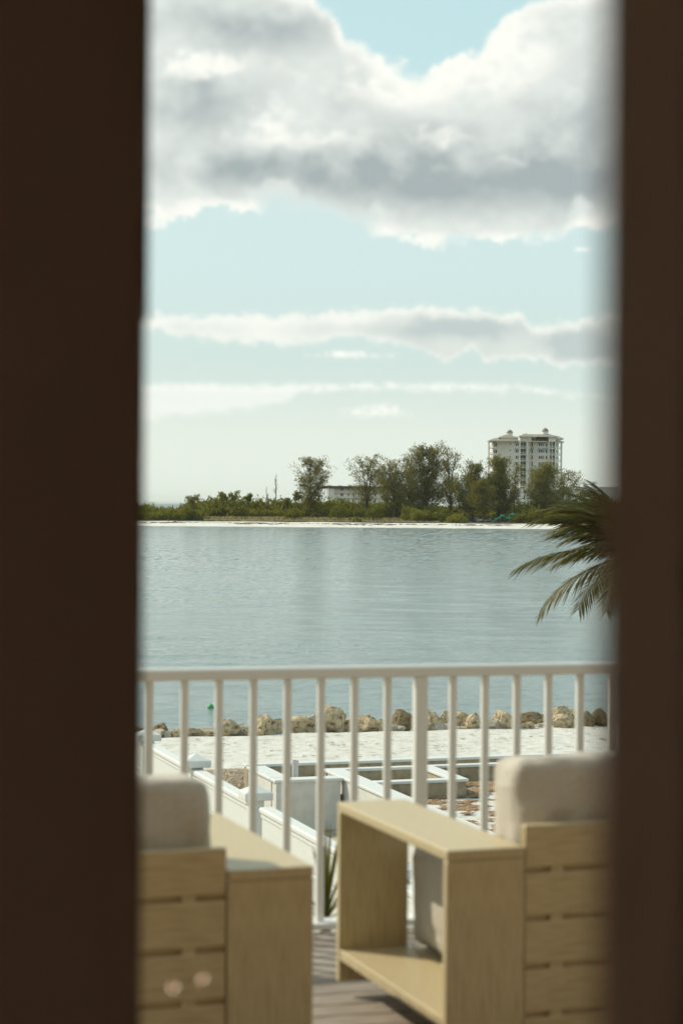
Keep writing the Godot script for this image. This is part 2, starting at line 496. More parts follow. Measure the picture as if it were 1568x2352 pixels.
# ================================================================ setting
func build_setting() -> void:
	# ---- water: one sheet to the horizon, its nearer part rippled
	var g := Geo.new()
	var rows := PackedFloat32Array()
	var d := 44.0
	while d < 760.0:
		rows.append(d)
		d += maxf(0.16, d * d / 35790.0 * 0.95)
	var cols := PackedFloat32Array([-3.0, -1.4, -0.75])
	for i in 421:
		cols.append(-0.36 + 0.72 * i / 420.0)
	for k in [0.75, 1.4, 3.0]:
		cols.append(k)
	var n1 := noise(1.05, 2, FastNoiseLite.TYPE_SIMPLEX_SMOOTH, 3)
	var n2 := noise(0.16, 2, FastNoiseLite.TYPE_SIMPLEX_SMOOTH, 4)
	var nc := cols.size()
	var hv := PackedVector3Array()
	hv.resize(rows.size() * nc)
	for r in rows.size():
		var dd := rows[r]
		var step := (rows[mini(r + 1, rows.size() - 1)] - dd)
		var fine := 0.042 * clampf(1.0 - step / 0.55, 0.0, 1.0)
		var broad := 0.10 * clampf(1.0 - step / 4.0, 0.0, 1.0)
		for k in nc:
			var x := cols[k] * maxf(dd, 60.0)
			var y := 0.0
			if dd < 740.0 and absf(cols[k]) < 0.5:
				y = n1.get_noise_2d(x * 0.55, dd) * fine + n2.get_noise_2d(x * 0.5, dd) * broad
			hv[r * nc + k] = Vector3(x, WATER + y, -dd)
	var nv := PackedVector3Array()
	nv.resize(hv.size())
	for r in rows.size():
		for k in nc:
			var a := hv[maxi(r - 1, 0) * nc + k]
			var b := hv[mini(r + 1, rows.size() - 1) * nc + k]
			var c := hv[r * nc + maxi(k - 1, 0)]
			var e := hv[r * nc + mini(k + 1, nc - 1)]
			nv[r * nc + k] = (e - c).cross(b - a).normalized()
	# wind ripples finer than the sheet's cells: each place leans its own way
	rng.seed = 3
	for r in rows.size():
		if rows[r] > 700.0: break
		var rough := smoothstep(60.0, 160.0, rows[r])
		for k in nc:
			if absf(cols[k]) > 0.5: continue
			var gust := 0.6 + 0.7 * n2.get_noise_2d(cols[k] * rows[r] * 0.03 + 50.0, rows[r] * 0.16)
			nv[r * nc + k] = (nv[r * nc + k] + Vector3(rng.randfn() * 0.05, 0, rng.randfn() * 0.22) * (0.25 + 0.75 * rough) * gust).normalized()
	var idx := PackedInt32Array()
	for r in rows.size() - 1:
		for k in nc - 1:
			var i0 := r * nc + k
			idx.append_array(PackedInt32Array([i0, i0 + nc + 1, i0 + 1, i0, i0 + nc, i0 + nc + 1]))
	var arr := []
	arr.resize(Mesh.ARRAY_MAX)
	arr[Mesh.ARRAY_VERTEX] = hv
	arr[Mesh.ARRAY_NORMAL] = nv
	arr[Mesh.ARRAY_INDEX] = idx
	var wm := ArrayMesh.new()
	wm.add_surface_from_arrays(Mesh.PRIMITIVE_TRIANGLES, arr)
	struct("water", wm, M.water)
	g = Geo.new()
	for z in [[-755.0, -1600.0], [-1600.0, -4000.0], [-4000.0, -12000.0]]:
		g.quad(Vector3(z[0] * 3, WATER - 0.02, z[0]), Vector3(-z[0] * 3, WATER - 0.02, z[0]), Vector3(-z[1] * 3, WATER - 0.02, z[1]), Vector3(z[1] * 3, WATER - 0.02, z[1]))
	struct("open_sea", g, M.open_sea)

	# ---- near shore: white sand, a soil bank, the lower yard
	var hn := noise(0.22, 4, FastNoiseLite.TYPE_SIMPLEX_SMOOTH, 41)
	var sand_y := func(u: float, v: float) -> float:
		var y := SAND + hn.get_noise_2d(u * 1.2, v) * 0.07 + hn.get_noise_2d(u * 5.0, v * 5.0) * 0.025
		if u > 12.4:
			y -= smoothstep(12.4, 18.0, u) * 2.4
		return y
	g = Geo.new()
	var edge := func(v: float) -> float: return 5.35 + hn.get_noise_2d(3.0, v * 2.0) * 0.25
	for z in [[-70.0, -0.9, 5.2, 18.0], [-0.9, 70.0, 2.95, 18.0], [0.35, 70.0, -30.0, 2.95], [-1.35, 0.35, 0.2, 2.95]]:
		var v: float = z[0]
		while v < z[1] - 0.001:
			var sv := 0.28 if v > -9.0 and v < 15.0 else 4.0
			var v2: float = minf(v + sv, z[1])
			var u: float = z[2]
			while u < z[3] - 0.001:
				var u2: float = minf(u + (0.28 if u > -10.0 and sv < 1.0 else 2.0), z[3])
				var pa := kk(u, v, sand_y.call(u, v))
				var pb := kk(u, v2, sand_y.call(u, v2))
				var pc := kk(u2, v2, sand_y.call(u2, v2))
				var pd := kk(u2, v, sand_y.call(u2, v))
				g.quad(pa, pb, pc, pd)
				u = u2
			v = v2
	struct("sand", g, M.sand)
	g = Geo.new()
	for i in range(-180, 0):
		var v := -0.88 + i * 0.38
		for j in 14:
			var q := []
			for c in [[0, 0], [0.38, 0], [0.38, 1], [0, 1]]:
				var t: float = (j + c[1]) / 14.0
				var vv: float = v + c[0]
				var ue: float = edge.call(vv)
				var yy := lerpf(YARD, SAND + 0.03, smoothstep(0.0, 1.0, t)) + hn.get_noise_2d(t * 30.0, vv * 4.0) * 0.09 * sin(t * PI)
				q.append(kk(lerpf(2.0, ue, t), vv, yy))
			g.quad(q[0], q[1], q[2], q[3])
	g.quad(kk(5.3, -0.89, YARD), kk(2.8, -0.89, YARD), kk(2.8, -0.89, SAND + 0.03), kk(5.3, -0.89, SAND + 0.05))
	struct("soil_bank", g, M.soil)
	g = Geo.new()
	g.quad(kk(-60, -75, YARD), kk(-60, 75, YARD), kk(2.1, 75, YARD), kk(2.1, -75, YARD))
	struct("yard_ground", g, M.yard_ground)

	# ---- far shore: beach and low land
	var fn := noise(0.02, 3, FastNoiseLite.TYPE_SIMPLEX_SMOOTH, 51)
	g = Geo.new()
	var prof := [[-30.0, WATER - 1.5], [0.0, WATER], [8.0, -5.75], [22.0, -5.2], [40.0, -4.75]]
	for i in 130:
		var x0 := -520.0 + i * 9.0
		for j in 4:
			var q := []
			for c in [[0, 0], [1, 0], [1, 1], [0, 1]]:
				var x: float = x0 + c[0] * 9.0
				var p: Array = prof[j + c[1]]
				q.append(Vector3(x, p[1] + fn.get_noise_2d(x * 3.0, p[0]) * 0.18, -672.0 - p[0] + fn.get_noise_2d(x, 5.0) * 6.0))
			g.quad(q[0], q[1], q[2], q[3])
	struct("far_beach", g, M.far_sand)
	g = Geo.new()
	for i in 65:
		var x0 := -520.0 + i * 18.0
		var q := []
		for c in [[0, 0], [1, 0], [1, 1], [0, 1]]:
			var x: float = x0 + c[0] * 18.0
			q.append(Vector3(x, LAND + 0.02, (-706.0 + fn.get_noise_2d(x, 5.0) * 6.0) if c[1] == 0 else -1500.0))
		g.quad(q[0], q[1], q[2], q[3])
	struct("far_land", g, M.far_ground)

# ================================================================ foliage
func olive(t: float, dark := 0.0) -> Color:                          # leaf colours, linear
	var a := Color(0.125, 0.118, 0.030).lerp(Color(0.27, 0.24, 0.070), t)
	return a.lerp(Color(0.03, 0.034, 0.014), dark)

func tuft(g: Geo, o: Vector3, d: Vector3, l: float, w: float) -> void:
	var s := d.cross(Vector3(rng.randf_range(-1, 1), rng.randf_range(-1, 1), rng.randf_range(-1, 1))).normalized() * w * 0.5
	var m := o + d * l * 0.55
	g.tri(o - s * 0.3, m - s, m + s)
	g.tri(m + s, m - s, o + d * l)

func clump(g: Geo, o: Vector3, r: float, k: int, l: float, w: float, up := 0.5, flat := 0.8) -> void:
	var tone := rng.randf()
	for i in k:
		var d := Vector3(rng.randfn(), rng.randfn() * flat, rng.randfn())
		var p := o + d * r * 0.5
		var dir := (d.normalized() * 0.7 + Vector3(rng.randf_range(-0.5, 0.5), up, rng.randf_range(-0.5, 0.5))).normalized()
		g.col = olive(clampf(tone * 0.7 + rng.randf() * 0.4, 0, 1))
		tuft(g, p, dir, l * rng.randf_range(0.6, 1.3), w * rng.randf_range(0.7, 1.3))

# profile: [share of the height, reach to the left, reach to the right], metres
func profile(prof: Array, t: float) -> Vector2:
	for i in range(1, prof.size()):
		if t <= prof[i][0]:
			var k: float = (t - prof[i - 1][0]) / (prof[i][0] - prof[i - 1][0])
			return Vector2(lerpf(prof[i - 1][1], prof[i][1], k), lerpf(prof[i - 1][2], prof[i][2], k))
	return Vector2(prof[-1][1], prof[-1][2])

func pine(label: String, px: float, top: float, dist: float, prof: Array, limbs: int, per: int, sd: int, lean := 0.0, leaders := 1, first := 0.16) -> void:
	rng.seed = sd
	var base := at(px, 1190.0, dist)
	base.y = LAND
	var tip := at(px, top, dist)
	var h := tip.y - base.y
	var s := dist / F                                               # metres per picture unit, for the profile
	var t := thing("casuarina_tree", label, "tree", base, Basis(), "tall feathery trees on the far shore")
	var wood := Geo.new()
	var leaf := Geo.new()
	leaf.colored = true
	var stems := []
	for k in leaders:
		var off := (k - (leaders - 1) * 0.5)
		var ht := h * (1.0 - 0.07 * absf(off)) * (0.97 if k != 0 else 1.0)
		var top_p := Vector3(lean * h + off * h * 0.11, ht, rng.randf_range(-1, 1) * h * 0.03)
		var path := []
		var rad := []
		for i in 9:
			var q := i / 8.0
			path.append(Vector3(top_p.x * q * q, ht * q, top_p.z * q) + Vector3(rng.randf_range(-1, 1), 0, rng.randf_range(-1, 1)) * h * 0.009)
			rad.append(lerpf(h * 0.017, 0.05, q))
		wood.tube(path, rad, 6)
		stems.append([path, ht])
	for i in int(limbs * 1.45):
		var st: Array = stems[i % stems.size()]
		var q := lerpf(first, 0.97, pow((i + rng.randf()) / (limbs * 1.45), 1.05))
		var fi := q * 8.0
		var o: Vector3 = st[0][int(fi)].lerp(st[0][mini(int(fi) + 1, 8)], fi - int(fi))
		var az := rng.randf() * TAU
		var reach := profile(prof, minf(q + 0.10, 1.0))
		var rr := (reach.x if cos(az) < 0.0 else reach.y) * s * (0.35 + 0.65 * absf(cos(az))) + 0.3
		rr *= rng.randf_range(0.5, 1.4)
		var rise: float = minf(rr * rng.randf_range(0.7, 1.6), maxf(h * 0.985 - o.y, 0.3))
		var e := o + Vector3(cos(az) * rr, rise, sin(az) * rr)
		var m := (o + e) * 0.5 + Vector3(cos(az), -0.35, sin(az)) * rr * 0.14
		var path := []
		var rad := []
		for k in 5:
			var w := k / 4.0
			path.append(o.lerp(m, w).lerp(m.lerp(e, w), w))
			rad.append(lerpf(h * 0.0048, 0.025, w))
		wood.tube(path, rad, 3, false)
		var n := int(per * rng.randf_range(0.6, 1.5) * (0.25 + rr * 0.36) * (1.35 - 0.6 * q))
		for k in n:
			var w := rng.randf_range(0.32, 1.04)
			var p := o.lerp(m, w).lerp(m.lerp(e, w), w)
			p += Vector3(rng.randfn(), rng.randfn() * 0.8, rng.randfn()) * (0.2 + rr * 0.10)
			clump(leaf, p, rng.randf_range(0.4, 1.2), rng.randi_range(7, 14), 1.05, 0.19, 0.6)
	obj("trunk", wood, M.bark, t)
	obj("crown", leaf, M.tree_leaf, t)

func bush(g: Geo, o: Vector3, rx: float, ry: float, k: int, l: float, bright := 0.5) -> void:
	for i in k:
		var a := rng.randf() * TAU
		var e := asin(rng.randf_range(-0.15, 1.0))
		var lump := 0.78 + 0.22 * sin(a * 3.0 + o.x) * cos(e * 5.0 + o.z)
		var r := rng.randf_range(0.72, 1.04) * lump
		var d := Vector3(cos(a) * cos(e), sin(e), sin(a) * cos(e))
		var p := o + Vector3(d.x * rx, d.y * ry, d.z * rx) * r
		var tone := clampf(bright + 0.25 * sin(a * 5.0 + e * 7.0 + o.x * 0.7) + rng.randf_range(-0.3, 0.3), 0, 1)
		for q in 4:
			g.col = Color(0.095, 0.108, 0.014).lerp(Color(0.28, 0.26, 0.045), clampf(tone + rng.randf_range(-0.15, 0.15), 0, 1))
			tuft(g, p + Vector3(rng.randfn(), rng.randfn(), rng.randfn()) * l * 0.35, (d + Vector3(rng.randf_range(-1, 1), rng.randf_range(-0.2, 1.2), rng.randf_range(-1, 1)) * 0.8).normalized(), l * rng.randf_range(0.7, 1.2), l * 0.55)

func shrub(label: String, px: float, base_py: float, top: float, half: float, dist: float, k: int, sd: int, bright := 0.5, called := "shrub") -> void:
	rng.seed = sd
	var o := at(px, base_py, dist)
	var h := at(px, top, dist).y - o.y
	var t := thing(called, label, "shrub", o, Basis(), "shrubs of the far shore")
	var g := Geo.new()
	g.colored = true
	var w := half * dist / F
	bush(g, Vector3(0, h * 0.25, 0), w * 0.85, h * 0.72, k, 0.62, bright)
	bush(g, Vector3(-w * 0.45, h * 0.2, 0.6), w * 0.55, h * 0.5, k / 2, 0.6, bright)
	bush(g, Vector3(w * 0.5, h * 0.22, 0.8), w * 0.5, h * 0.55, k / 2, 0.6, bright)
	obj("foliage", g, M.shrub_leaf, t)
	var st := Geo.new()
	for i in 4:
		st.tube([Vector3(rng.randf_range(-0.2, 0.2), -0.3, 0), Vector3(rng.randf_range(-1, 1) * w * 0.5, h * 0.6, rng.randf_range(-0.5, 0.5))], [0.10, 0.04], 4)
	obj("stem", st, M.bark, t)

func sprig(label: String, px: float, top: float, base_py: float, dist: float, half: float, sd: int) -> void:   # a loose sapling whose few leafy limbs stand up out of the thicket
	rng.seed = sd
	var o := at(px, base_py, dist)
	var h := at(px, top, dist).y - o.y
	var t := thing("sapling", label, "tree", o, Basis(), "saplings above the thicket")
	var wood := Geo.new()
	var g := Geo.new()
	g.colored = true
	var w := half * dist / F
	for i in 6:
		var e := Vector3(rng.randf_range(-1, 1) * w, h * rng.randf_range(0.65, 1.0), rng.randf_range(-1, 1) * w)
		var m := e * 0.5 + Vector3(0, h * 0.1, 0)
		wood.tube([Vector3(), m, e], [0.11, 0.07, 0.03], 4, false)
		for k in 5:
			var q := rng.randf_range(0.45, 1.0)
			bush(g, Vector3().lerp(m, q).lerp(m.lerp(e, q), q), rng.randf_range(0.5, 1.0), rng.randf_range(0.4, 0.8), 9, 0.5, 0.45)
	obj("trunk", wood, M.bark, t)
	obj("crown", g, M.shrub_leaf, t)

func dead_tree(label: String, px: float, top: float, base_py: float, dist: float, n: int, sd: int) -> void:
	rng.seed = sd
	var o := at(px, base_py, dist)
	var h := at(px, top, dist).y - o.y
	var t := thing("dead_tree", label, "tree", o, Basis(), "bare dead trees")
	var wood := Geo.new()
	wood.tube([Vector3(), Vector3(0.1, h * 0.4, 0), Vector3(-0.1, h * 0.75, 0), Vector3(0.1, h, 0)], [0.24, 0.17, 0.10, 0.04], 5)
	obj("trunk", wood, M.dead_bark, t)
	wood = Geo.new()
	for i in n:
		var q := rng.randf_range(0.25, 0.92)
		var a := rng.randf() * TAU
		var p := Vector3(0, h * q, 0)
		var l := h * rng.randf_range(0.12, 0.24) * (1.15 - q)
		var e := p + Vector3(cos(a) * l * 0.8, l * rng.randf_range(0.7, 1.6), sin(a) * l * 0.8)
		wood.tube([p, p.lerp(e, 0.5) + Vector3(0, -0.1 * l, 0), e], [0.09, 0.06, 0.03], 4, false)
		wood.tube([p.lerp(e, 0.5), p.lerp(e, 0.7) + Vector3(rng.randf_range(-1, 1), rng.randf_range(0.2, 1), 0) * l * 0.4], [0.05, 0.03], 3, false)
	obj("branches", wood, M.dead_bark, t)

func frond(length: float, droop: float, width: float, pairs: int, fold := 0.35, tone := 0.4) -> ArrayMesh:   # grows along +x from the origin
	var g := Geo.new()
	g.colored = true
	var pts := []
	var rad := []
	var p := Vector3()
	var ang := 0.0
	var seg := 14
	for i in seg + 1:
		pts.append(p); rad.append(lerpf(0.022, 0.004, i / float(seg)) * (length / 2.6))
		ang = -droop * pow(i / float(seg), 1.3)
		p += Vector3(cos(ang), sin(ang), 0) * length / seg
	g.col = Color(0.14, 0.125, 0.045)
	g.tube(pts, rad, 5)
	for i in pairs:
		var q := lerpf(0.10, 0.995, (i + 0.5) / pairs)
		var f := q * seg
		var o: Vector3 = pts[int(f)].lerp(pts[mini(int(f) + 1, seg)], f - int(f))
		var ax: Vector3 = (pts[mini(int(f) + 1, seg)] - pts[maxi(int(f) - 1, 0)]).normalized()
		var up := Vector3(-ax.y, ax.x, 0)
		var l := width * (0.45 + 0.9 * sin(clampf(q * 1.06, 0.0, 1.0) * PI * 0.86 + 0.12)) * rng.randf_range(0.85, 1.12)
		for s in [-1.0, 1.0]:
			var sweep := lerpf(0.45, 1.5, q) + rng.randf_range(-0.12, 0.12)
			var d := (Vector3(0, 0, s) + ax * sweep + up * (0.25 - fold * rng.randf_range(0.5, 1.3))).normalized()
			var dn := Vector3.DOWN * l * rng.randf_range(0.10, 0.32)
			var a := o
			var m := o + d * l * 0.55 + dn * 0.25
			var e := o + d * l + dn
			var wd := ax * 0.022 * (length / 2.6)
			g.col = Color(0.050, 0.050, 0.010).lerp(Color(0.150, 0.132, 0.026), clampf(tone + rng.randf_range(-0.4, 0.4), 0, 1))
			if rng.randf() < 0.05:
				g.col = Color(0.22, 0.14, 0.04)
			g.quad(a - wd * 0.6, a + wd * 0.6, m + wd, m - wd)
			g.tri(m - wd, m + wd, e)
	return g.mesh()

func build_palm() -> void:
	rng.seed = 902
	var c := at(1462.0, 1272.0, 40.0)
	var base := Vector3(c.x + 0.5, SAND, c.z)
	var t := thing("coconut_palm", "coconut palm with arching dark green fronds at the right edge over the water", "tree", base)
	var g := Geo.new()
	var path := []
	var rad := []
	for i in 25:
		var q := i / 24.0
		path.append(Vector3(-0.5 * q * q, (c.y - base.y) * q, 0)); rad.append(lerpf(0.19, 0.12, q) + (0.012 if i % 2 else 0.0))
	g.tube(path, rad, 10)
	obj("trunk", g, M.bark, t)
	var vars := []
	for k in 5:
		vars.append(frond(2.75 + 0.15 * k, 0.55 + 0.16 * k, 0.62, 62, 0.45, 0.3 + 0.08 * k))
	var top := c - base
	# turn about the trunk (180 = to the left), rise, length, variant, roll
	var spec := [[178, 9, 0.86, 1, 0.25], [171, -13, 0.80, 2, -0.3], [150, 8, 0.66, 1, 0.0], [184, 28, 0.62, 1, 0.2], [205, 42, 0.60, 0, 0.1], [160, 50, 0.66, 2, 0.2], [140, 34, 0.75, 3, -0.2],
		[176, 62, 0.62, 2, 0.0], [215, 20, 0.62, 1, 0.2], [128, 58, 0.72, 1, 0.1], [228, 55, 0.66, 0, 0.0], [190, 38, 0.58, 4, -0.2], [168, 34, 0.64, 0, 0.3], [100, 30, 0.9, 2, 0.0], [75, 12, 0.95, 3, 0.2], [40, 35, 0.95, 1, 0.0], [10, 15, 1.0, 3, 0.1], [340, 30, 0.95, 2, 0.0], [310, 8, 1.0, 4, 0.2], [280, 35, 0.9, 1, 0.0], [250, 5, 0.8, 3, -0.1], [60, 65, 0.8, 0, 0.0], [300, 66, 0.8, 1, 0.0], [20, -18, 0.9, 4, 0.0], [120, -12, 0.7, 3, 0.2], [235, -20, 0.6, 2, 0.0],
		[172, 40, 0.72, 3, 0.3], [181, 50, 0.7, 4, 0.2], [192, 58, 0.62, 3, -0.2], [174, 74, 0.6, 1, 0.0], [150, 66, 0.62, 0, 0.2], [187, 14, 0.55, 2, 0.5], [199, 30, 0.6, 3, 0.4]]
	for s in spec:
		var o := MeshInstance3D.new()
		o.mesh = vars[s[3]]
		o.material_override = M.palm_leaf
		o.name = "frond"
		t.add_child(o, true)
		o.transform = Transform3D(Basis(Vector3.UP, deg_to_rad(s[0])) * Basis(Vector3.BACK, deg_to_rad(s[1])) * Basis(Vector3.RIGHT, s[4]) * Basis.from_scale(Vector3.ONE * s[2]), top)
	var nuts := Geo.new()
	for k in 6:
		var a := k * 1.05
		nuts.lathe([Vector2(0, -0.13), Vector2(0.09, -0.06), Vector2(0.11, 0.02), Vector2(0.06, 0.11), Vector2(0, 0.14)], 8, top + Vector3(cos(a) * 0.2, -0.15, sin(a) * 0.2))
	obj("coconuts", nuts, M.timber, t)

# ================================================================ buildings
func window_part(parent: Node, o: Vector3, w: float, h: float, yaw: float, shade := false) -> void:
	var key := "win_%.2f_%.2f" % [w, h]
	if not M.has(key):
		var g := Geo.new()
		g.box(Vector3(0, 0, 0.03), Vector3(w, h, 0.06))
		M[key] = g.mesh()
		g = Geo.new()
		g.box(Vector3(0, -h / 2 - 0.07, 0.10), Vector3(w + 0.24, 0.14, 0.2))
		g.box(Vector3(-w / 2 - 0.05, 0, 0.06), Vector3(0.1, h, 0.12))
		g.box(Vector3(w / 2 + 0.05, 0, 0.06), Vector3(0.1, h, 0.12))
		g.box(Vector3(0, h / 2 + 0.05, 0.06), Vector3(w + 0.2, 0.1, 0.12))
		if w > 0.9:
			g.box(Vector3(0, 0, 0.07), Vector3(0.09, h, 0.06))
		M[key + "f"] = g.mesh()
	var b := MeshInstance3D.new()
	b.mesh = M[key + "f"]; b.material_override = M.tower_trim; b.name = "window"
	parent.add_child(b, true)
	b.transform = Transform3D(Basis(Vector3.UP, yaw), o)
	obj("pane", M[key], M.dark_glass, b)
	if shade:
		if not M.has("awn"):
			var g := Geo.new()
			g.quad(Vector3(-0.75, 0.75, 0.08), Vector3(-0.75, -0.35, 0.85), Vector3(0.75, -0.35, 0.85), Vector3(0.75, 0.75, 0.08))
			g.quad(Vector3(-0.75, 0.72, 0.06), Vector3(0.75, 0.72, 0.06), Vector3(0.75, -0.38, 0.83), Vector3(-0.75, -0.38, 0.83))
			M.awn = g.mesh()
		obj("awning", M.awn, M.awning, b, Vector3(0, h * 0.45, 0))

func build_tower() -> void:
	var o := at(1206.0, 1160.0, 900.0)
	o.y = 0.0
	var t := thing("apartment_tower", "white ten storey apartment tower with brown hip roofs and two domed cupolas", "building", o)
	var S := 0.0401
	var X := func(z: float) -> float: return (z - 700.0) * S
	var Y := func(z: float) -> float: return 45.9 - z * S
	# plan of the facade: x of the picture detail, distance towards the viewer, height of the wall's top
	var base_y: float = Y.call(905.0)
	var runs := [[330, -6.0, 612, 0.0, 357], [612, 0.0, 628, 1.5, 310], [628, -0.4, 700, -0.1, 372], [714, 2.2, 762, -3.4, 310], [762, -3.4, 950, -0.6, 362], [950, -0.6, 958, 1.2, 308], [958, -0.9, 1036, -1.9, 372], [1036, 0.2, 1088, -5.0, 362]]
	var g := Geo.new()
	for r in runs:
		var p0 := Vector3(X.call(r[0]), 0, r[1])
		var p1 := Vector3(X.call(r[2]), 0, r[3])
		var y1: float = Y.call(r[4])
		var back := Vector3(0, 0, -1.2)
		var c := [p0, p1, p1 + back, p0 + back]
		var mid: Vector3 = (p0 + p1 + back) / 2.0 + Vector3(0, (base_y + y1) / 2.0, 0)
		for k in 4:
			var a: Vector3 = c[k]
			var b: Vector3 = c[(k + 1) % 4]
			g.poly([a + Vector3(0, base_y, 0), b + Vector3(0, base_y, 0), b + Vector3(0, y1, 0), a + Vector3(0, y1, 0)], mid)
		g.poly([c[0] + Vector3(0, y1, 0), c[1] + Vector3(0, y1, 0), c[2] + Vector3(0, y1, 0), c[3] + Vector3(0, y1, 0)], mid)
	g.span(Vector3(X.call(335), base_y, -24), Vector3(X.call(1080), Y.call(362), -6.2))       # the body behind
	g.span(Vector3(X.call(620), Y.call(362), -20), Vector3(X.call(1075), Y.call(312), -5.6))
	g.span(Vector3(X.call(628), Y.call(368), -5.4), Vector3(X.call(760), Y.call(309), 1.55))    # head over the two balcony bays
	g.span(Vector3(X.call(958), Y.call(368), -5.4), Vector3(X.call(1036), Y.call(308), 1.15))
	g.span(Vector3(X.call(420), Y.call(350), -16), Vector3(X.call(612), Y.call(316), -4.0))
	obj("wall", g, M.tower_wall, t)
	# windows: x, depth, yaw, first height, floors, width, height, awnings on the first floors
	var yaw_l := -atan2(6.0, 11.3)
	var yaw_r := atan2(5.6, 1.92)
	var yaw_c := -atan2(2.8, 7.5)
	var cols := [[362, -5.28, yaw_l, 405, 7, 0.62, 1.45, 2, 14], [523, -1.86, yaw_l, 391, 7, 0.55, 0.62, 0, 0], [600, -0.22, yaw_l, 400, 8, 0.62, 1.4, 2, 12],
		[743, -1.18, yaw_r, 398, 7, 1.1, 1.9, 0, 0], [779, -3.10, yaw_c, 398, 8, 0.55, 1.9, 2, 0], [868, -1.79, yaw_c, 398, 7, 0.6, 1.35, 2, 8], [895, -1.39, yaw_c, 398, 7, 0.34, 1.6, 0, 0], [907, -1.21, yaw_c, 398, 7, 0.34, 1.6, 2, 0], [937, -0.77, yaw_c, 400, 7, 0.62, 1.7, 2, 0],
		[1046, -0.78, PI * 0.25, 402, 7, 0.5, 0.75, 0, 9], [1074, -3.55, PI * 0.25, 405, 7, 0.6, 1.5, 0, 0]]
	for c in cols:
		for k in c[4]:
			var y: float = Y.call(c[3] + 73.0 * k + (2 if k else 0))
			var p := Vector3(X.call(c[0]), y, c[1])
			var side := Vector3(cos(c[2]), 0, -sin(c[2]))
			if c[8] > 0:
				window_part(t, p - side * 0.42, c[5], c[6], c[2], k < c[7])
				window_part(t, p + side * 0.42, c[5], c[6], c[2], false)
			else:
				window_part(t, p, c[5], c[6], c[2], k < c[7])
	# balcony bays
	for bay in [[628, 700, 1.35, 0.0], [958, 1036, 0.95, -1.2]]:
		for k in 8:
			var y0: float = Y.call(440.0 + 73.0 * k)
			if bay[0] > 900 and k > 6:
				continue
			g = Geo.new()
			var xa: float = X.call(bay[0])
			var xb: float = X.call(bay[1])
			g.span(Vector3(xa, y0 - 0.28, -0.9), Vector3(xb, y0, bay[2]))
			g.span(Vector3(xa, y0 + 0.88, bay[2] - 0.14), Vector3(xb, y0 + 0.98, bay[2] - 0.04))
			var nb := 9
			for i in nb + 1:
				var xx := lerpf(xa + 0.06, xb - 0.06, i / float(nb))
				g.span(Vector3(xx - 0.035, y0 + 0.002, bay[2] - 0.12), Vector3(xx + 0.035, y0 + 0.88, bay[2] - 0.06))
			var bl := obj("balcony", g, M.tower_trim, t)
			g = Geo.new()
			var zz: float = -0.02 if bay[0] < 900 else -1.25
			g.span(Vector3(lerpf(xa, xb, 0.08), y0 + 0.05, zz - 0.5), Vector3(lerpf(xa, xb, 0.46), y0 + 2.3, zz))
			g.span(Vector3(lerpf(xa, xb, 0.56), y0 + 0.05, zz - 0.5), Vector3(lerpf(xa, xb, 0.92), y0 + 2.3, zz))
			obj("door", g, M.dark_glass if bay[0] < 900 else M.recess, bl)
	for cx in [[707, 2.0, 14], [962, 1.0, 8], [1001, 0.85, 6], [1033, 0.95, 7], [631, 1.55, 6]]:
		g = Geo.new()
		g.span(Vector3(X.call(cx[0] - cx[2] * 0.5), base_y, cx[1] - 0.5), Vector3(X.call(cx[0] + cx[2] * 0.5), Y.call(365), cx[1]))
		obj("column", g, M.tower_trim, t)
	# see-through corner galleries at both ends
	for e in [[288, 330, 9], [1092, 1127, 9]]:
		g = Geo.new()
		var xa: float = X.call(e[0])
		var xb: float = X.call(e[1])
		var outer := xa if e[0] < 600 else xb
		for zz in [-5.6, -9.5]:
			g.span(Vector3(outer - 0.2, base_y, zz - 0.2), Vector3(outer + 0.2, Y.call(368), zz + 0.2))
		for k in e[2]:
			var y0: float = Y.call(440.0 + 73.0 * k)
			if y0 < base_y: continue
			g.span(Vector3(xa, y0 - 0.24, -9.8), Vector3(xb, y0, -5.5))
			g.span(Vector3(xa, y0 + 0.86, -5.62), Vector3(xb, y0 + 0.96, -5.52))
			for i in 7:
				var xx := lerpf(xa, xb, (i + 0.5) / 7.0)
				g.span(Vector3(xx - 0.04, y0, -5.6), Vector3(xx + 0.04, y0 + 0.86, -5.54))
		g.span(Vector3(xa, Y.call(374), -9.8), Vector3(xb, Y.call(364), -5.5))
		obj("gallery", g, M.tower_trim, t)
	# string course
	g = Geo.new()
	for r in runs:
		if r[0] in [330, 762, 714]:
			var p0 := Vector3(X.call(r[0]), Y.call(520), r[1])
			var p1 := Vector3(X.call(r[2]), Y.call(520), r[3])
			var dd := (p1 - p0)
			g.box((p0 + p1) / 2.0, Vector3(dd.length(), 0.16, 0.16), 0.0, Basis(Vector3.UP, atan2(-dd.z, dd.x)))
	obj("string_course", g, M.tower_trim, t)
	# roofs
	var roofs := [[275, 625, 355, 324, -15.0, 1.0, 4.0], [390, 618, 315, 276, -18.0, -3.4, 0.4], [608, 792, 307, 272, -7.5, 3.4, 0.3], [690, 1000, 300, 269, -22.0, -4.0, 4.0], [800, 1062, 305, 270, -9.5, 2.6, 0.6], [755, 945, 361, 316, -8.0, 0.6, 2.0], [1034, 1152, 325, 293, -16.0, -5.0, 0.5], [1030, 1142, 367, 345, -10.5, 0.4, 0.6]]
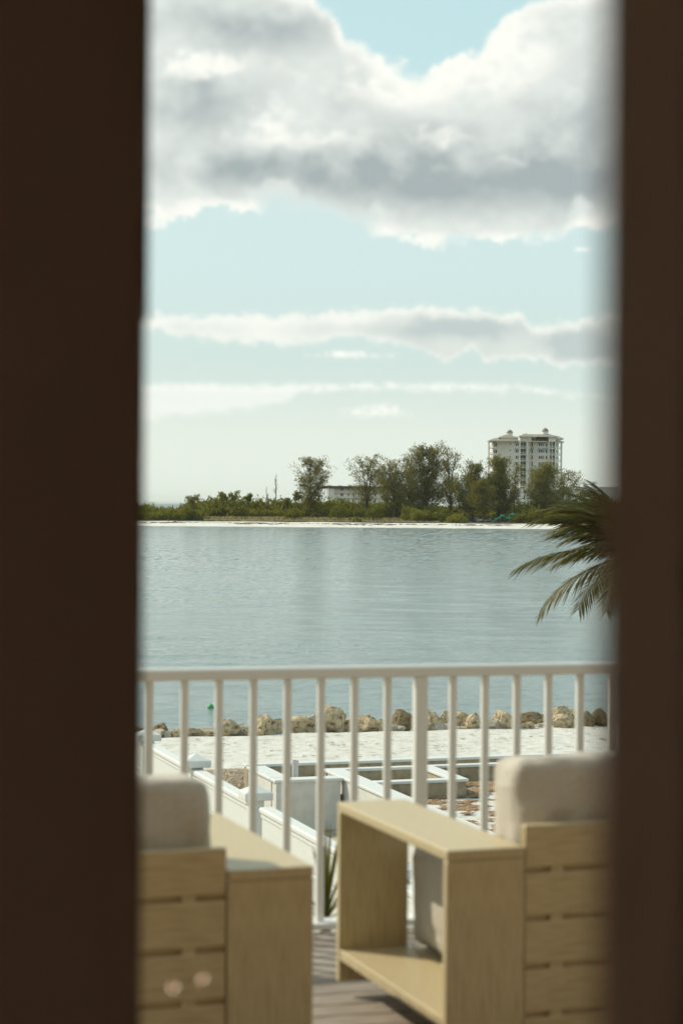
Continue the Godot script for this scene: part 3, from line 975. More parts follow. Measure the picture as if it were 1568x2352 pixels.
	for r in roofs:
		g = Geo.new()
		g.hip(Vector3(X.call(r[0]), Y.call(r[2]), r[4]), Vector3(X.call(r[1]), Y.call(r[3]), r[5]), r[6])
		var rf := obj("roof", g, M.seam_roof, t)
		g = Geo.new()
		g.span(Vector3(X.call(r[0]) + 0.15, Y.call(r[2]) - 0.36, r[4] + 0.15), Vector3(X.call(r[1]) - 0.15, Y.call(r[2]) - 0.01, r[5] - 0.15))
		obj("eave", g, M.tower_trim, rf)
	for c in [[535, 284, 255, 225, 36, -10.7], [928, 277, 240, 208, 37, -3.4]]:
		g = Geo.new()
		var o2 := Vector3(X.call(c[0]), 0, c[5])
		var r: float = c[4] * S
		g.lathe([Vector2(r * 0.95, Y.call(c[1]) - 0.6), Vector2(r * 0.95, Y.call(c[2]))], 12, o2)
		var cu := obj("cupola", g, M.tower_trim, t)
		g = Geo.new()
		var y0: float = Y.call(c[2])
		var y1: float = Y.call(c[3])
		var pr := [Vector2(r * 1.18, y0 - 0.12), Vector2(r * 1.18, y0 + 0.08), Vector2(r * 0.96, y0 + 0.1)]
		for i in 7:
			var a := (i + 0.0) / 6.0 * PI / 2
			pr.append(Vector2(r * 0.95 * cos(a), y0 + 0.12 + (y1 - y0) * sin(a)))
		pr.append(Vector2(0.03, y1 + 0.12)); pr.append(Vector2(0.06, y1 + 0.5)); pr.append(Vector2(0.0, y1 + 0.75))
		g.lathe(pr, 16, o2)
		obj("dome", g, M.seam_roof, cu)
	# podium
	g = Geo.new()
	g.span(Vector3(X.call(573), LAND, -16), Vector3(X.call(710), Y.call(903), 3.2))
	g.span(Vector3(X.call(710), LAND, -16), Vector3(X.call(805), Y.call(905), 3.0))
	g.span(Vector3(X.call(805), LAND, -16), Vector3(X.call(1160), Y.call(912), 1.6))
	var pod := obj("podium", g, M.tower_trim, t)
	for w in [[605, 925, 0.5, 0.45, 3.2], [626, 925, 0.5, 0.45, 3.2], [605, 993, 0.5, 0.5, 3.2], [626, 993, 0.5, 0.5, 3.2], [608, 1062, 0.8, 0.6, 3.2], [681, 942, 0.5, 1.9, 3.2], [677, 1011, 0.5, 1.9, 3.2], [683, 1063, 0.35, 0.6, 3.2], [765, 1072, 0.55, 1.3, 3.0], [835, 985, 0.9, 1.5, 1.6], [850, 985, 0.5, 1.2, 1.6]]:
		g = Geo.new()
		g.box(Vector3(X.call(w[0]), Y.call(w[1]), w[4] + 0.02), Vector3(w[2], w[3], 0.05))
		obj("window", g, M.dark_glass, pod)

func build_far_buildings() -> void:
	# low block right of the tower
	var a := at(1296.0, 1160.0, 880.0)
	var b := at(1420.0, 1160.0, 880.0)
	var top := at(1340.0, 1119.5, 880.0).y
	var t := thing("low_building", "low flat white building with a wide gridded window right of the tower", "building", Vector3(a.x, LAND, a.z))
	var g := Geo.new()
	var w := b.x - a.x
	g.span(Vector3(0, 0, -14), Vector3(w, top - LAND, 0))
	obj("wall", g, M.tower_trim, t)
	g = Geo.new()
	g.span(Vector3(-0.2, top - LAND, -14.2), Vector3(w + 0.2, top - LAND + 0.3, 0.25))
	obj("parapet", g, M.tower_trim, t)
	g = Geo.new()
	var x0 := at(1329.0, 1160.0, 880.0).x - a.x
	var y1 := at(1340.0, 1130.0, 880.0).y - LAND
	g.span(Vector3(x0, y1 - 2.4, 0.02), Vector3(x0 + 5.4, y1, 0.1))
	var win := obj("window", g, M.dark_glass, t)
	for i in 7:
		g = Geo.new()
		g.span(Vector3(x0 + i * 0.88, y1 - 2.4, 0.11), Vector3(x0 + i * 0.88 + 0.1, y1, 0.2))
		obj("bar", g, M.tower_trim, win)
	# long white block on the left with a brown roof edge
	var d := 1000.0
	a = at(737.0, 1160.0, d)
	b = at(908.0, 1160.0, d)
	top = at(800.0, 1117.0, d).y
	var Y := func(py: float) -> float: return at(800.0, py, d).y - LAND
	var X := func(px: float) -> float: return at(px, 1130.0, d).x - a.x
	t = thing("motel_block", "long white low rise with brown roof edge and open balconies behind the trees", "building", Vector3(a.x, LAND, a.z))
	w = b.x - a.x
	g = Geo.new()
	g.span(Vector3(X.call(753), 0, -12), Vector3(w, Y.call(1121), -1.6))
	g.span(Vector3(X.call(753), 0, -12), Vector3(X.call(768), Y.call(1121), 0))
	obj("wall", g, M.tower_wall, t)
	g = Geo.new()
	g.span(Vector3(0, Y.call(1122), -13), Vector3(w + 1.0, Y.call(1116.5), 0.5))
	var rf := obj("roof", g, M.roof_brown, t)
	for k in 4:
		g = Geo.new()
		g.box(Vector3(X.call(757 + k * 24), Y.call(1115.6), -4), Vector3(2.2, 0.5, 2))
		obj("vent", g, M.tower_trim, rf)
	g = Geo.new()
	for xx in [745.0, 750.0]:
		g.span(Vector3(X.call(xx), 0, -1.2), Vector3(X.call(xx) + 0.3, Y.call(1122), -0.9))
	obj("column", g, M.tower_trim, t)
	for fl in [1130.0, 1142.5, 1155.0]:
		g = Geo.new()
		g.span(Vector3(X.call(768) + 0.01, Y.call(fl) - 0.25, -1.6), Vector3(w, Y.call(fl), 0))
		g.span(Vector3(X.call(768) + 0.01, Y.call(fl) + 0.8, -0.15), Vector3(w, Y.call(fl) + 0.9, -0.05))
		var n := int((w - X.call(768)) / 1.1)
		for i in n:
			g.span(Vector3(X.call(768) + 0.3 + i * 1.1, Y.call(fl), -0.13), Vector3(X.call(768) + 0.42 + i * 1.1, Y.call(fl) + 0.8, -0.07))
		obj("balcony", g, M.tower_trim, t)
		for px in [785.0, 800.0, 811.0, 834.0, 850.0, 861.0, 885.0, 899.0]:
			var wide := 1.5 if px in [785.0, 834.0, 885.0] else 0.6
			window_part(t, Vector3(X.call(px), Y.call(fl) + 1.25, -1.6), wide, 1.4, 0.0)

# ================================================================ small far things
func body_mesh(bones: Array, head: Vector3, cell: float) -> ArrayMesh:    # surface nets round tapered capsules joined smoothly; bones: a, b, ra, rb, colour
	var lo := Vector3(9, 9, 9)
	var hi := -lo
	for b in bones:
		for p in [b[0], b[1]]:
			lo = lo.min(p - Vector3.ONE * 0.2); hi = hi.max(p + Vector3.ONE * 0.2)
	var n := Vector3i(((hi - lo) / cell).ceil())
	var val := PackedFloat32Array()
	val.resize((n.x + 1) * (n.y + 1) * (n.z + 1))
	var ix := func(i: int, j: int, k: int) -> int: return (i * (n.y + 1) + j) * (n.z + 1) + k
	var field := func(p: Vector3) -> Array:
		var d := 9.0
		var best := 9.0
		var col := Color.WHITE
		for b in bones:
			var ab: Vector3 = b[1] - b[0]
			var q := clampf((p - b[0]).dot(ab) / maxf(ab.length_squared(), 1e-6), 0.0, 1.0)
			var e: float = p.distance_to(b[0] + ab * q) - lerpf(b[2], b[3], q)
			if e < best:
				best = e; col = b[4]
			var h := clampf(0.5 + 0.5 * (d - e) / 0.04, 0.0, 1.0)
			d = lerpf(d, e, h) - 0.04 * h * (1.0 - h)
		return [d, col]
	for i in n.x + 1:
		for j in n.y + 1:
			for k in n.z + 1:
				val[ix.call(i, j, k)] = field.call(lo + Vector3(i, j, k) * cell)[0]
	var cells := {}
	for i in n.x:
		for j in n.y:
			for k in n.z:
				var acc := Vector3()
				var cnt := 0
				var inside := 0
				for e in 8:
					if val[ix.call(i + (e & 1), j + (e >> 1 & 1), k + (e >> 2))] < 0: inside += 1
				if inside == 0 or inside == 8: continue
				for e in 8:
					for ax in 3:
						if e >> ax & 1: continue
						var f := e | (1 << ax)
						var va := val[ix.call(i + (e & 1), j + (e >> 1 & 1), k + (e >> 2))]
						var vb := val[ix.call(i + (f & 1), j + (f >> 1 & 1), k + (f >> 2))]
						if (va < 0) != (vb < 0):
							var t := va / (va - vb)
							acc += Vector3(i + (e & 1), j + (e >> 1 & 1), k + (e >> 2)).lerp(Vector3(i + (f & 1), j + (f >> 1 & 1), k + (f >> 2)), t)
							cnt += 1
				cells[Vector3i(i, j, k)] = lo + acc / cnt * cell
	var g := Geo.new()
	g.colored = true
	for key in cells:
		for ax in 3:
			var s0 := val[ix.call(key.x, key.y, key.z)]
			var st := Vector3i(); st[ax] = 1
			var s1 := val[ix.call(key.x + st.x, key.y + st.y, key.z + st.z)]
			if (s0 < 0) == (s1 < 0): continue
			var u := Vector3i(); u[(ax + 1) % 3] = 1
			var w := Vector3i(); w[(ax + 2) % 3] = 1
			if not (cells.has(key - u) and cells.has(key - w) and cells.has(key - u - w)): continue
			var q := [cells[key], cells[key - u], cells[key - u - w], cells[key - w]]
			g.col = field.call((q[0] + q[2]) / 2.0)[1]
			if s0 < 0:
				g.quad(q[0], q[1], q[2], q[3])
			else:
				g.quad(q[3], q[2], q[1], q[0])
	return g.mesh()

func person(label: String, o: Vector3, turn: float, pose: String, shirt: Color, shorts: Color) -> void:
	var skin := Color(0.36, 0.21, 0.14)
	var hair := Color(0.05, 0.03, 0.02)
	var hip := Vector3(0, 0.92, 0)
	var neck := Vector3(0, 1.44, 0)
	var kn := [Vector3(-0.11, 0.5, 0.03), Vector3(0.12, 0.5, -0.06)]
	var ft := [Vector3(-0.12, 0.06, 0), Vector3(0.14, 0.06, -0.10)]
	var el := [Vector3(-0.28, 1.12, 0), Vector3(0.29, 1.13, 0.02)]
	var hd := [Vector3(-0.26, 0.86, 0.10), Vector3(0.30, 0.88, 0.14)]
	if pose == "sit":
		hip = Vector3(0, 0.42, 0); neck = Vector3(0, 0.92, -0.16)
		kn = [Vector3(-0.12, 0.50, 0.44), Vector3(0.12, 0.50, 0.44)]
		ft = [Vector3(-0.12, 0.06, 0.56), Vector3(0.13, 0.06, 0.60)]
		el = [Vector3(-0.30, 0.66, 0.0), Vector3(0.30, 0.66, 0.0)]
		hd = [Vector3(-0.22, 0.56, 0.24), Vector3(0.22, 0.56, 0.24)]
	if pose == "lie":
		hip = Vector3(0, 0.16, 0); neck = Vector3(0, 0.42, -0.46)
		kn = [Vector3(-0.11, 0.40, 0.40), Vector3(0.12, 0.16, 0.45)]
		ft = [Vector3(-0.11, 0.07, 0.62), Vector3(0.14, 0.08, 0.90)]
		el = [Vector3(-0.32, 0.18, -0.42), Vector3(0.32, 0.18, -0.42)]
		hd = [Vector3(-0.30, 0.07, -0.18), Vector3(0.30, 0.07, -0.16)]
	var up := (neck - hip).normalized()
	var bones := [[hip, hip + (neck - hip) * 0.5, 0.15, 0.14, shirt], [hip + (neck - hip) * 0.5, neck - up * 0.08, 0.14, 0.15, shirt], [hip - up * 0.02, hip + up * 0.05, 0.16, 0.15, shorts], [neck - up * 0.05, neck + up * 0.10, 0.06, 0.055, skin], [neck + up * 0.16, neck + up * 0.22, 0.095, 0.10, skin], [neck + up * 0.24 + Vector3(0, 0, -0.02), neck + up * 0.26 + Vector3(0, 0, -0.03), 0.095, 0.09, hair]]
	for s in 2:
		var sx := -1.0 if s == 0 else 1.0
		var hp := hip + Vector3(sx * 0.10, 0, 0)
		var sh := neck - up * 0.07 + Vector3(sx * 0.18, 0, 0)
		bones.append([hp, hp.lerp(kn[s], 0.75), 0.095, 0.075, shorts])
		bones.append([hp.lerp(kn[s], 0.75), kn[s], 0.075, 0.06, skin])
		bones.append([kn[s], ft[s], 0.06, 0.042, skin])
		bones.append([ft[s], ft[s] + Vector3(0, -0.02, 0.13), 0.042, 0.034, hair])
		bones.append([sh, sh.lerp(el[s], 0.6), 0.06, 0.05, shirt])
		bones.append([sh.lerp(el[s], 0.6), el[s], 0.048, 0.042, skin])
		bones.append([el[s], hd[s], 0.042, 0.032, skin])
		bones.append([hd[s], hd[s] + (hd[s] - el[s]).normalized() * 0.10, 0.036, 0.022, skin])
	var m := obj("person", body_mesh(bones, neck, 0.05), M.person_colours)
	m.transform = Transform3D(Basis(Vector3.UP, turn), o)
	tag(m, label, "person", "people on the far beach")

func beach(px: float, off: float) -> Vector3:                        # a spot on the far beach, off metres up from the waterline
	var d := 672.0 + off
	var p := at(px, 1200.0, d)
	p.y = curve_at([[0.0, WATER], [8.0, -5.75], [22.0, -5.2], [40.0, -4.72], [90.0, -4.68]], off)
	return p

func car(label: String, px: float, d: float, paint: Color, turn: float) -> void:
	var o := at(px, 1190.0, d)
	o.y = LAND + 0.02
	var t := thing("parked_car", label, "car", o, Basis(Vector3.UP, turn), "cars parked under the trees")
	var pm := mat("car_paint_%d" % int(px), paint, 0.3)
	pm.clearcoat_enabled = true
	var g := Geo.new()
	var pr := [Vector2(-2.15, 0.35), Vector2(-2.2, 0.62), Vector2(-2.05, 0.85), Vector2(-1.0, 0.95), Vector2(1.75, 0.98), Vector2(2.15, 0.88), Vector2(2.2, 0.4)]
	for s in [-1.0, 1.0]:
		for i in range(1, pr.size() - 1):
			g.poly([Vector3(pr[0].x, pr[0].y, s * 0.86), Vector3(pr[i].x, pr[i].y, s * 0.86), Vector3(pr[i + 1].x, pr[i + 1].y, s * 0.86)], Vector3(0, 0.6, 0))
	for i in pr.size():
		var a: Vector2 = pr[i]
		var b: Vector2 = pr[(i + 1) % pr.size()]
		g.poly([Vector3(a.x, a.y, -0.86), Vector3(b.x, b.y, -0.86), Vector3(b.x, b.y, 0.86), Vector3(a.x, a.y, 0.86)], Vector3(0, 0.6, 0))
	g.box(Vector3(0.35, 1.44, 0), Vector3(1.7, 0.06, 1.3), 0.02)
	var body := obj("body", g, pm, t)
	g = Geo.new()
	var lo := [Vector3(-1.15, 0.95, -0.78), Vector3(1.75, 0.98, -0.78), Vector3(1.75, 0.98, 0.78), Vector3(-1.15, 0.95, 0.78)]
	var hi := [Vector3(-0.45, 1.42, -0.62), Vector3(1.2, 1.42, -0.62), Vector3(1.2, 1.42, 0.62), Vector3(-0.45, 1.42, 0.62)]
	for i in 4:
		g.poly([lo[i], lo[(i + 1) % 4], hi[(i + 1) % 4], hi[i]], Vector3(0.3, 1.1, 0))
	obj("windows", g, M.dark_glass, body)
	for x in [-1.35, 1.35]:
		for s in [-1.0, 1.0]:
			g = Geo.new()
			g.tube([Vector3(x, 0.32, s * 0.68), Vector3(x, 0.32, s * 0.88)], [0.32, 0.32], 12)
			obj("wheel", g, M.black_rubber, t)

func build_far_things() -> void:
	person("person standing in a pale teal shirt left of the red beach chair", beach(411.0, 52.0), 0.4, "stand", Color(0.45, 0.62, 0.58), Color(0.12, 0.16, 0.22))
	person("standing person in dark blue clothes farthest right on the far beach", beach(460.0, 54.0), 2.6, "stand", Color(0.06, 0.14, 0.26), Color(0.05, 0.06, 0.08))
	person("person sitting in the red beach chair on the far beach", beach(425.0, 50.0) + Vector3(0, 0.0, 0), 0.3, "sit", Color(0.55, 0.12, 0.08), Color(0.1, 0.12, 0.3))
	person("person lying on the sand by the low lounger on the far beach", beach(402.0, 26.0), 1.45, "lie", Color(0.55, 0.16, 0.10), Color(0.06, 0.08, 0.16))
	person("person in bare skin tones standing farthest left on the far beach", beach(369.0, 54.0), 0.0, "stand", Color(0.40, 0.24, 0.16), Color(0.30, 0.10, 0.07))
	person("small person sitting on the sand left of the lounger on the far beach", beach(387.0, 22.0), 0.5, "sit", Color(0.50, 0.20, 0.12), Color(0.3, 0.1, 0.08))
	# the red beach chair
	var t := thing("beach_chair", "red canvas beach chair on the far beach", "chair", beach(425.0, 50.0), Basis(Vector3.UP, 0.3))
	var g := Geo.new()
	g.box(Vector3(0, 0.28, 0.15), Vector3(0.6, 0.04, 0.55), 0.01)
	obj("seat", g, M.red_cloth, t)
	g = Geo.new()
	g.box(Vector3(0, 0.75, -0.32), Vector3(0.6, 0.9, 0.04), 0.01, Basis(Vector3.RIGHT, -0.35))
	obj("backrest", g, M.red_cloth, t)
	for s in [-1.0, 1.0]:
		g = Geo.new()
		g.tube([Vector3(s * 0.31, 0, 0.4), Vector3(s * 0.31, 0.5, -0.2), Vector3(s * 0.31, 1.1, -0.45)], [0.02, 0.02, 0.02], 5)
		g.tube([Vector3(s * 0.31, 0, -0.3), Vector3(s * 0.31, 0.45, 0.3)], [0.02, 0.02], 5)
		obj("leg", g, M.pipe_grey, t)
	# low lounger with a blue mat
	t = thing("beach_lounger", "low dark blue lounger on the sand of the far beach", "lounger", beach(411.0, 25.0), Basis(Vector3.UP, 1.4))
	g = Geo.new()
	g.box(Vector3(0, 0.26, 0.25), Vector3(0.62, 0.07, 1.3), 0.02)
	g.box(Vector3(0, 0.42, -0.62), Vector3(0.62, 0.07, 0.6), 0.02, Basis(Vector3.RIGHT, 0.6))
	obj("mat", g, M.play_blue, t)
	for s in [[-0.28, -0.3], [0.28, -0.3], [-0.28, 0.8], [0.28, 0.8]]:
		g = Geo.new()
		g.tube([Vector3(s[0], 0, s[1]), Vector3(s[0], 0.24, s[1])], [0.02, 0.02], 5)
		obj("leg", g, M.pipe_grey, t)
	# cars under the trees
	car("dark grey car parked under the trees, leftmost of the row", 1079.0, 742.0, lin(0.08, 0.08, 0.09), 0.1)
	car("silver car parked in the gap left of the dense tree trunks", 1092.0, 748.0, lin(0.45, 0.47, 0.48), 0.9)
	car("white car parked between the two groups of trunks", 1112.0, 744.0, lin(0.62, 0.63, 0.62), 0.3)
	car("pale blue car parked left of the green slide", 1128.0, 746.0, lin(0.30, 0.36, 0.42), 0.7)
	car("black car parked nearest the green slide", 1141.0, 750.0, lin(0.05, 0.05, 0.055), 0.2)
	# playground
	var o := at(1158.0, 1190.0, 722.0)
	o.y = LAND
	t = thing("playground", "green slide and blue climbing frame at the edge of the far beach", "playground", o)
	g = Geo.new()
	for q in 8:
		var a := q / 8.0
		var b := (q + 1) / 8.0
		var ya := 2.0 * pow(1.0 - a, 1.25) + 0.15
		var yb := 2.0 * pow(1.0 - b, 1.25) + 0.15
		g.quad(Vector3(-1.6 - a * 3.0, ya, 0.7), Vector3(-1.6 - a * 3.0, ya, -0.3), Vector3(-1.6 - b * 3.0, yb, -0.3), Vector3(-1.6 - b * 3.0, yb, 0.7))
		for z in [0.7, -0.3]:
			g.span(Vector3(-1.6 - b * 3.0, yb, z), Vector3(-1.6 - a * 3.0, ya + 0.28, z + 0.06))
	obj("slide", g, M.slide_green, t)
	for x in [-1.5, 0.4, 2.2]:
		for z in [-0.9, 0.9]:
			g = Geo.new()
			g.tube([Vector3(x, -0.1, z), Vector3(x, 3.2 if x < 0 else 2.6, z)], [0.09, 0.09], 6)
			obj("post", g, M.slide_green if x < 0 else M.play_blue, t)
	g = Geo.new()
	g.span(Vector3(-1.6, 2.0, -1.0), Vector3(0.5, 2.12, 1.0))
	g.span(Vector3(0.5, 1.3, -1.0), Vector3(2.3, 1.42, 1.0))
	obj("platform", g, M.play_blue, t)
	g = Geo.new()
	g.span(Vector3(-1.6, 2.3, 0.9), Vector3(-0.2, 3.1, 0.98))
	g.span(Vector3(0.5, 1.5, 0.9), Vector3(2.3, 2.3, 0.98))
	obj("panel", g, M.slide_green, t)
	for c in [[1177.0, 1177.0, 3.0, "green pyramid shade roof behind the climbing frame, the larger one"], [1190.0, 1179.0, 2.0, "small green shade roof partly hidden by the shrubs"]]:
		var p := at(c[0], c[1], 735.0)
		var t2 := thing("shade_canopy", c[3], "canopy", Vector3(p.x, LAND, p.z))
		var hh: float = p.y - LAND
		var w: float = c[2] * 0.5
		g = Geo.new()
		g.hip(Vector3(-w, hh - 1.0, -w), Vector3(w, hh, w), 0.02)
		obj("roof", g, M.canopy_green, t2)
		for sx in [-0.9, 0.9]:
			for sz in [-0.9, 0.9]:
				g = Geo.new()
				g.tube([Vector3(sx * w, 0, sz * w), Vector3(sx * w, hh - 0.98, sz * w)], [0.07, 0.07], 6)
				obj("post", g, M.pipe_grey, t2)
	# picnic table
	o = at(1101.0, 1190.0, 724.0)
	o.y = LAND
	t = thing("picnic_table", "brown timber picnic table under the trees beside the far beach", "table", o)
	g = Geo.new()
	g.span(Vector3(-1.1, 0.72, -0.4), Vector3(1.1, 0.8, 0.4))
	obj("table_top", g, M.timber, t)
	for s in [-1.0, 1.0]:
		g = Geo.new()
		g.span(Vector3(-1.1, 0.42, s * 0.75 - 0.15), Vector3(1.1, 0.47, s * 0.75 + 0.15))
		obj("bench", g, M.timber, t)
		g = Geo.new()
		g.span(Vector3(s * 0.8 - 0.06, 0, -0.35), Vector3(s * 0.8 + 0.06, 0.72, 0.35))
		obj("leg", g, M.timber, t)
	# sand-coloured grass and the thicket
	rng.seed = 5
	g = Geo.new()
	g.colored = true
	for i in 12000:
		var px := rng.randf_range(470.0, 1010.0)
		if px > 840.0 and rng.randf() < (px - 840.0) / 180.0: continue
		var off := rng.randf_range(34.0, 60.0)
		var p := beach(px, off)
		g.col = Color(0.38, 0.30, 0.15).lerp(Color(0.52, 0.44, 0.26), rng.randf())
		if rng.randf() < 0.12: g.col = Color(0.12, 0.13, 0.04)
		var hgt := rng.randf_range(0.5, 1.0) * (1.9 if off > 49.0 else 0.8)
		tuft(g, p, Vector3(rng.randf_range(-0.5, 0.5), 1, rng.randf_range(-0.5, 0.5)).normalized(), hgt, 0.45)
	tag(obj("dune_grass", g, M.grass_blade), "dry straw coloured grass between the far beach and the thicket", "grass", "", "stuff")
	rng.seed = 8
	g = Geo.new()
	for i in 420:
		var off := 15.0 + sin(i * 0.37) * 2.5 + rng.randf_range(-3.0, 9.0)
		var p := beach(rng.randf_range(310.0, 1300.0), off)
		g.box(p + Vector3(0, 0.03, 0), Vector3(rng.randf_range(0.4, 2.4), 0.14, rng.randf_range(0.3, 0.8)), 0.0, Basis(Vector3.UP, rng.randf_range(-0.4, 0.4)))
	tag(obj("wrack_line", g, M.timber), "broken dark line of washed up seaweed along the far beach", "seaweed", "", "stuff")
	rng.seed = 6
	g = Geo.new()
	g.colored = true
	var top := [[240, 1158], [340, 1158], [365, 1170], [400, 1168], [440, 1146], [520, 1141], [600, 1147], [690, 1148], [760, 1146], [840, 1150], [900, 1146], [1000, 1160], [1150, 1168], [1200, 1150], [1290, 1150], [1340, 1140], [1480, 1138]]
	var px := 236.0
	while px < 1490.0:
		for row in 3:
			var d := 724.0 + row * 9.0 + rng.randf_range(-3, 3)
			if px > 455.0 and px < 930.0: d += 16.0
			if px > 1020.0 and px < 1200.0:
				d = 765.0 + row * 8.0
			var x := px + rng.randf_range(-7, 7)
			var p := at(x, 1190.0, d)
			var h := at(x, curve_at(top, x) + rng.randf_range(-5, 9), d).y - LAND
			if row == 0: h *= rng.randf_range(0.4, 0.75)
			bush(g, Vector3(p.x, LAND + h * 0.12, p.z), rng.randf_range(1.8, 4.2), h * 0.93, 110, 0.8, rng.randf_range(0.25, 0.8))
		px += 7.0
	tag(obj("thicket", g, M.shrub_leaf), "dense green mangrove and sea grape thicket along the far shore", "thicket", "", "stuff")
	# distinct shrubs and saplings
	shrub("rounded bright green shrub standing alone on the sand before the tall trees", 1047.0, 1204.0, 1178.0, 27.0, 706.0, 170, 61, 0.8)
	shrub("small low shrub on the beach below the long white low rise", 820.0, 1201.0, 1189.0, 10.0, 708.0, 60, 62, 0.6)
	shrub("yellow green shrub at the foot of the two tallest trees", 958.0, 1197.0, 1168.0, 16.0, 712.0, 110, 63, 0.75)
	shrub("dark shrub left of the sunbathers at the left end of the beach", 352.0, 1198.0, 1183.0, 18.0, 720.0, 80, 64, 0.3)
	shrub("shrub of stiff drooping leaves right of the green slide", 1187.0, 1203.0, 1180.0, 16.0, 712.0, 90, 65, 0.25)
	shrub("tall shrub in front of the tower podium", 1232.0, 1204.0, 1160.0, 26.0, 716.0, 170, 66, 0.45)
	shrub("broad shrub nearest the palm on the far shore", 1285.0, 1205.0, 1152.0, 34.0, 718.0, 200, 67, 0.4)
	shrub("grey green shrub with pale twigs between podium and palm", 1262.0, 1206.0, 1172.0, 18.0, 712.0, 100, 68, 0.35)
	shrub("mid green shrub under the tree beside the dead snags", 672.0, 1196.0, 1160.0, 22.0, 716.0, 110, 69, 0.5)
	shrub("deep green shrub in front of the long white low rise", 778.0, 1197.0, 1152.0, 26.0, 716.0, 150, 70, 0.35)
	shrub("olive shrub under the thin tree over the white low rise", 858.0, 1198.0, 1156.0, 24.0, 716.0, 140, 71, 0.3)
	sprig("leafy sapling leftmost above the thicket by the sea gap", 443.0, 1138.0, 1172.0, 730.0, 14.0, 81)
	sprig("leafy sapling highest of those left of the dead trees", 536.0, 1127.0, 1165.0, 730.0, 16.0, 82)
	sprig("leafy sapling just left of the highest sapling", 512.0, 1133.0, 1165.0, 730.0, 13.0, 83)
	sprig("leafy sapling with gaps between the highest sapling and the dead trees", 572.0, 1133.0, 1168.0, 732.0, 12.0, 84)
	sprig("leafy sapling right of the dead trees", 660.0, 1143.0, 1172.0, 730.0, 11.0, 85)
	sprig("leaning sapling at the left foot of the tree beside the low rise", 682.0, 1128.0, 1168.0, 732.0, 10.0, 86)
	dead_tree("taller bare dead tree with fine upright twigs", 633.0, 1088.0, 1162.0, 732.0, 16, 91)
	dead_tree("shorter forked dead tree left of the taller one", 612.0, 1116.0, 1162.0, 730.0, 9, 92)
	# small palms on the low building's roof line
	for c in [[1318.0, 1112.0], [1339.0, 1111.0], [1362.0, 1112.0]]:
		rng.seed = int(c[0])
		var p := at(c[0], c[1], 905.0)
		t = thing("fan_palm", ["", "far palm top nearest the tower behind the low building", "middle far palm top behind the low building", "far palm top nearest the palm fronds behind the low building"][1 + int((c[0] - 1310) / 20)], "tree", Vector3(p.x, LAND, p.z))
		g = Geo.new()
		g.tube([Vector3(), Vector3(0.2, p.y - LAND, 0)], [0.25, 0.16], 6)
		obj("trunk", g, M.bark, t)
		var fm := frond(2.4, 1.1, 0.8, 16, 0.3, 0.3)
		for k in 12:
			var o2 := MeshInstance3D.new()
			o2.mesh = fm; o2.material_override = M.palm_leaf; o2.name = "frond"
			t.add_child(o2, true)
			o2.transform = Transform3D(Basis(Vector3.UP, k * 2.4) * Basis(Vector3.BACK, rng.randf_range(0.0, 1.1)), Vector3(0.2, p.y - LAND, 0))

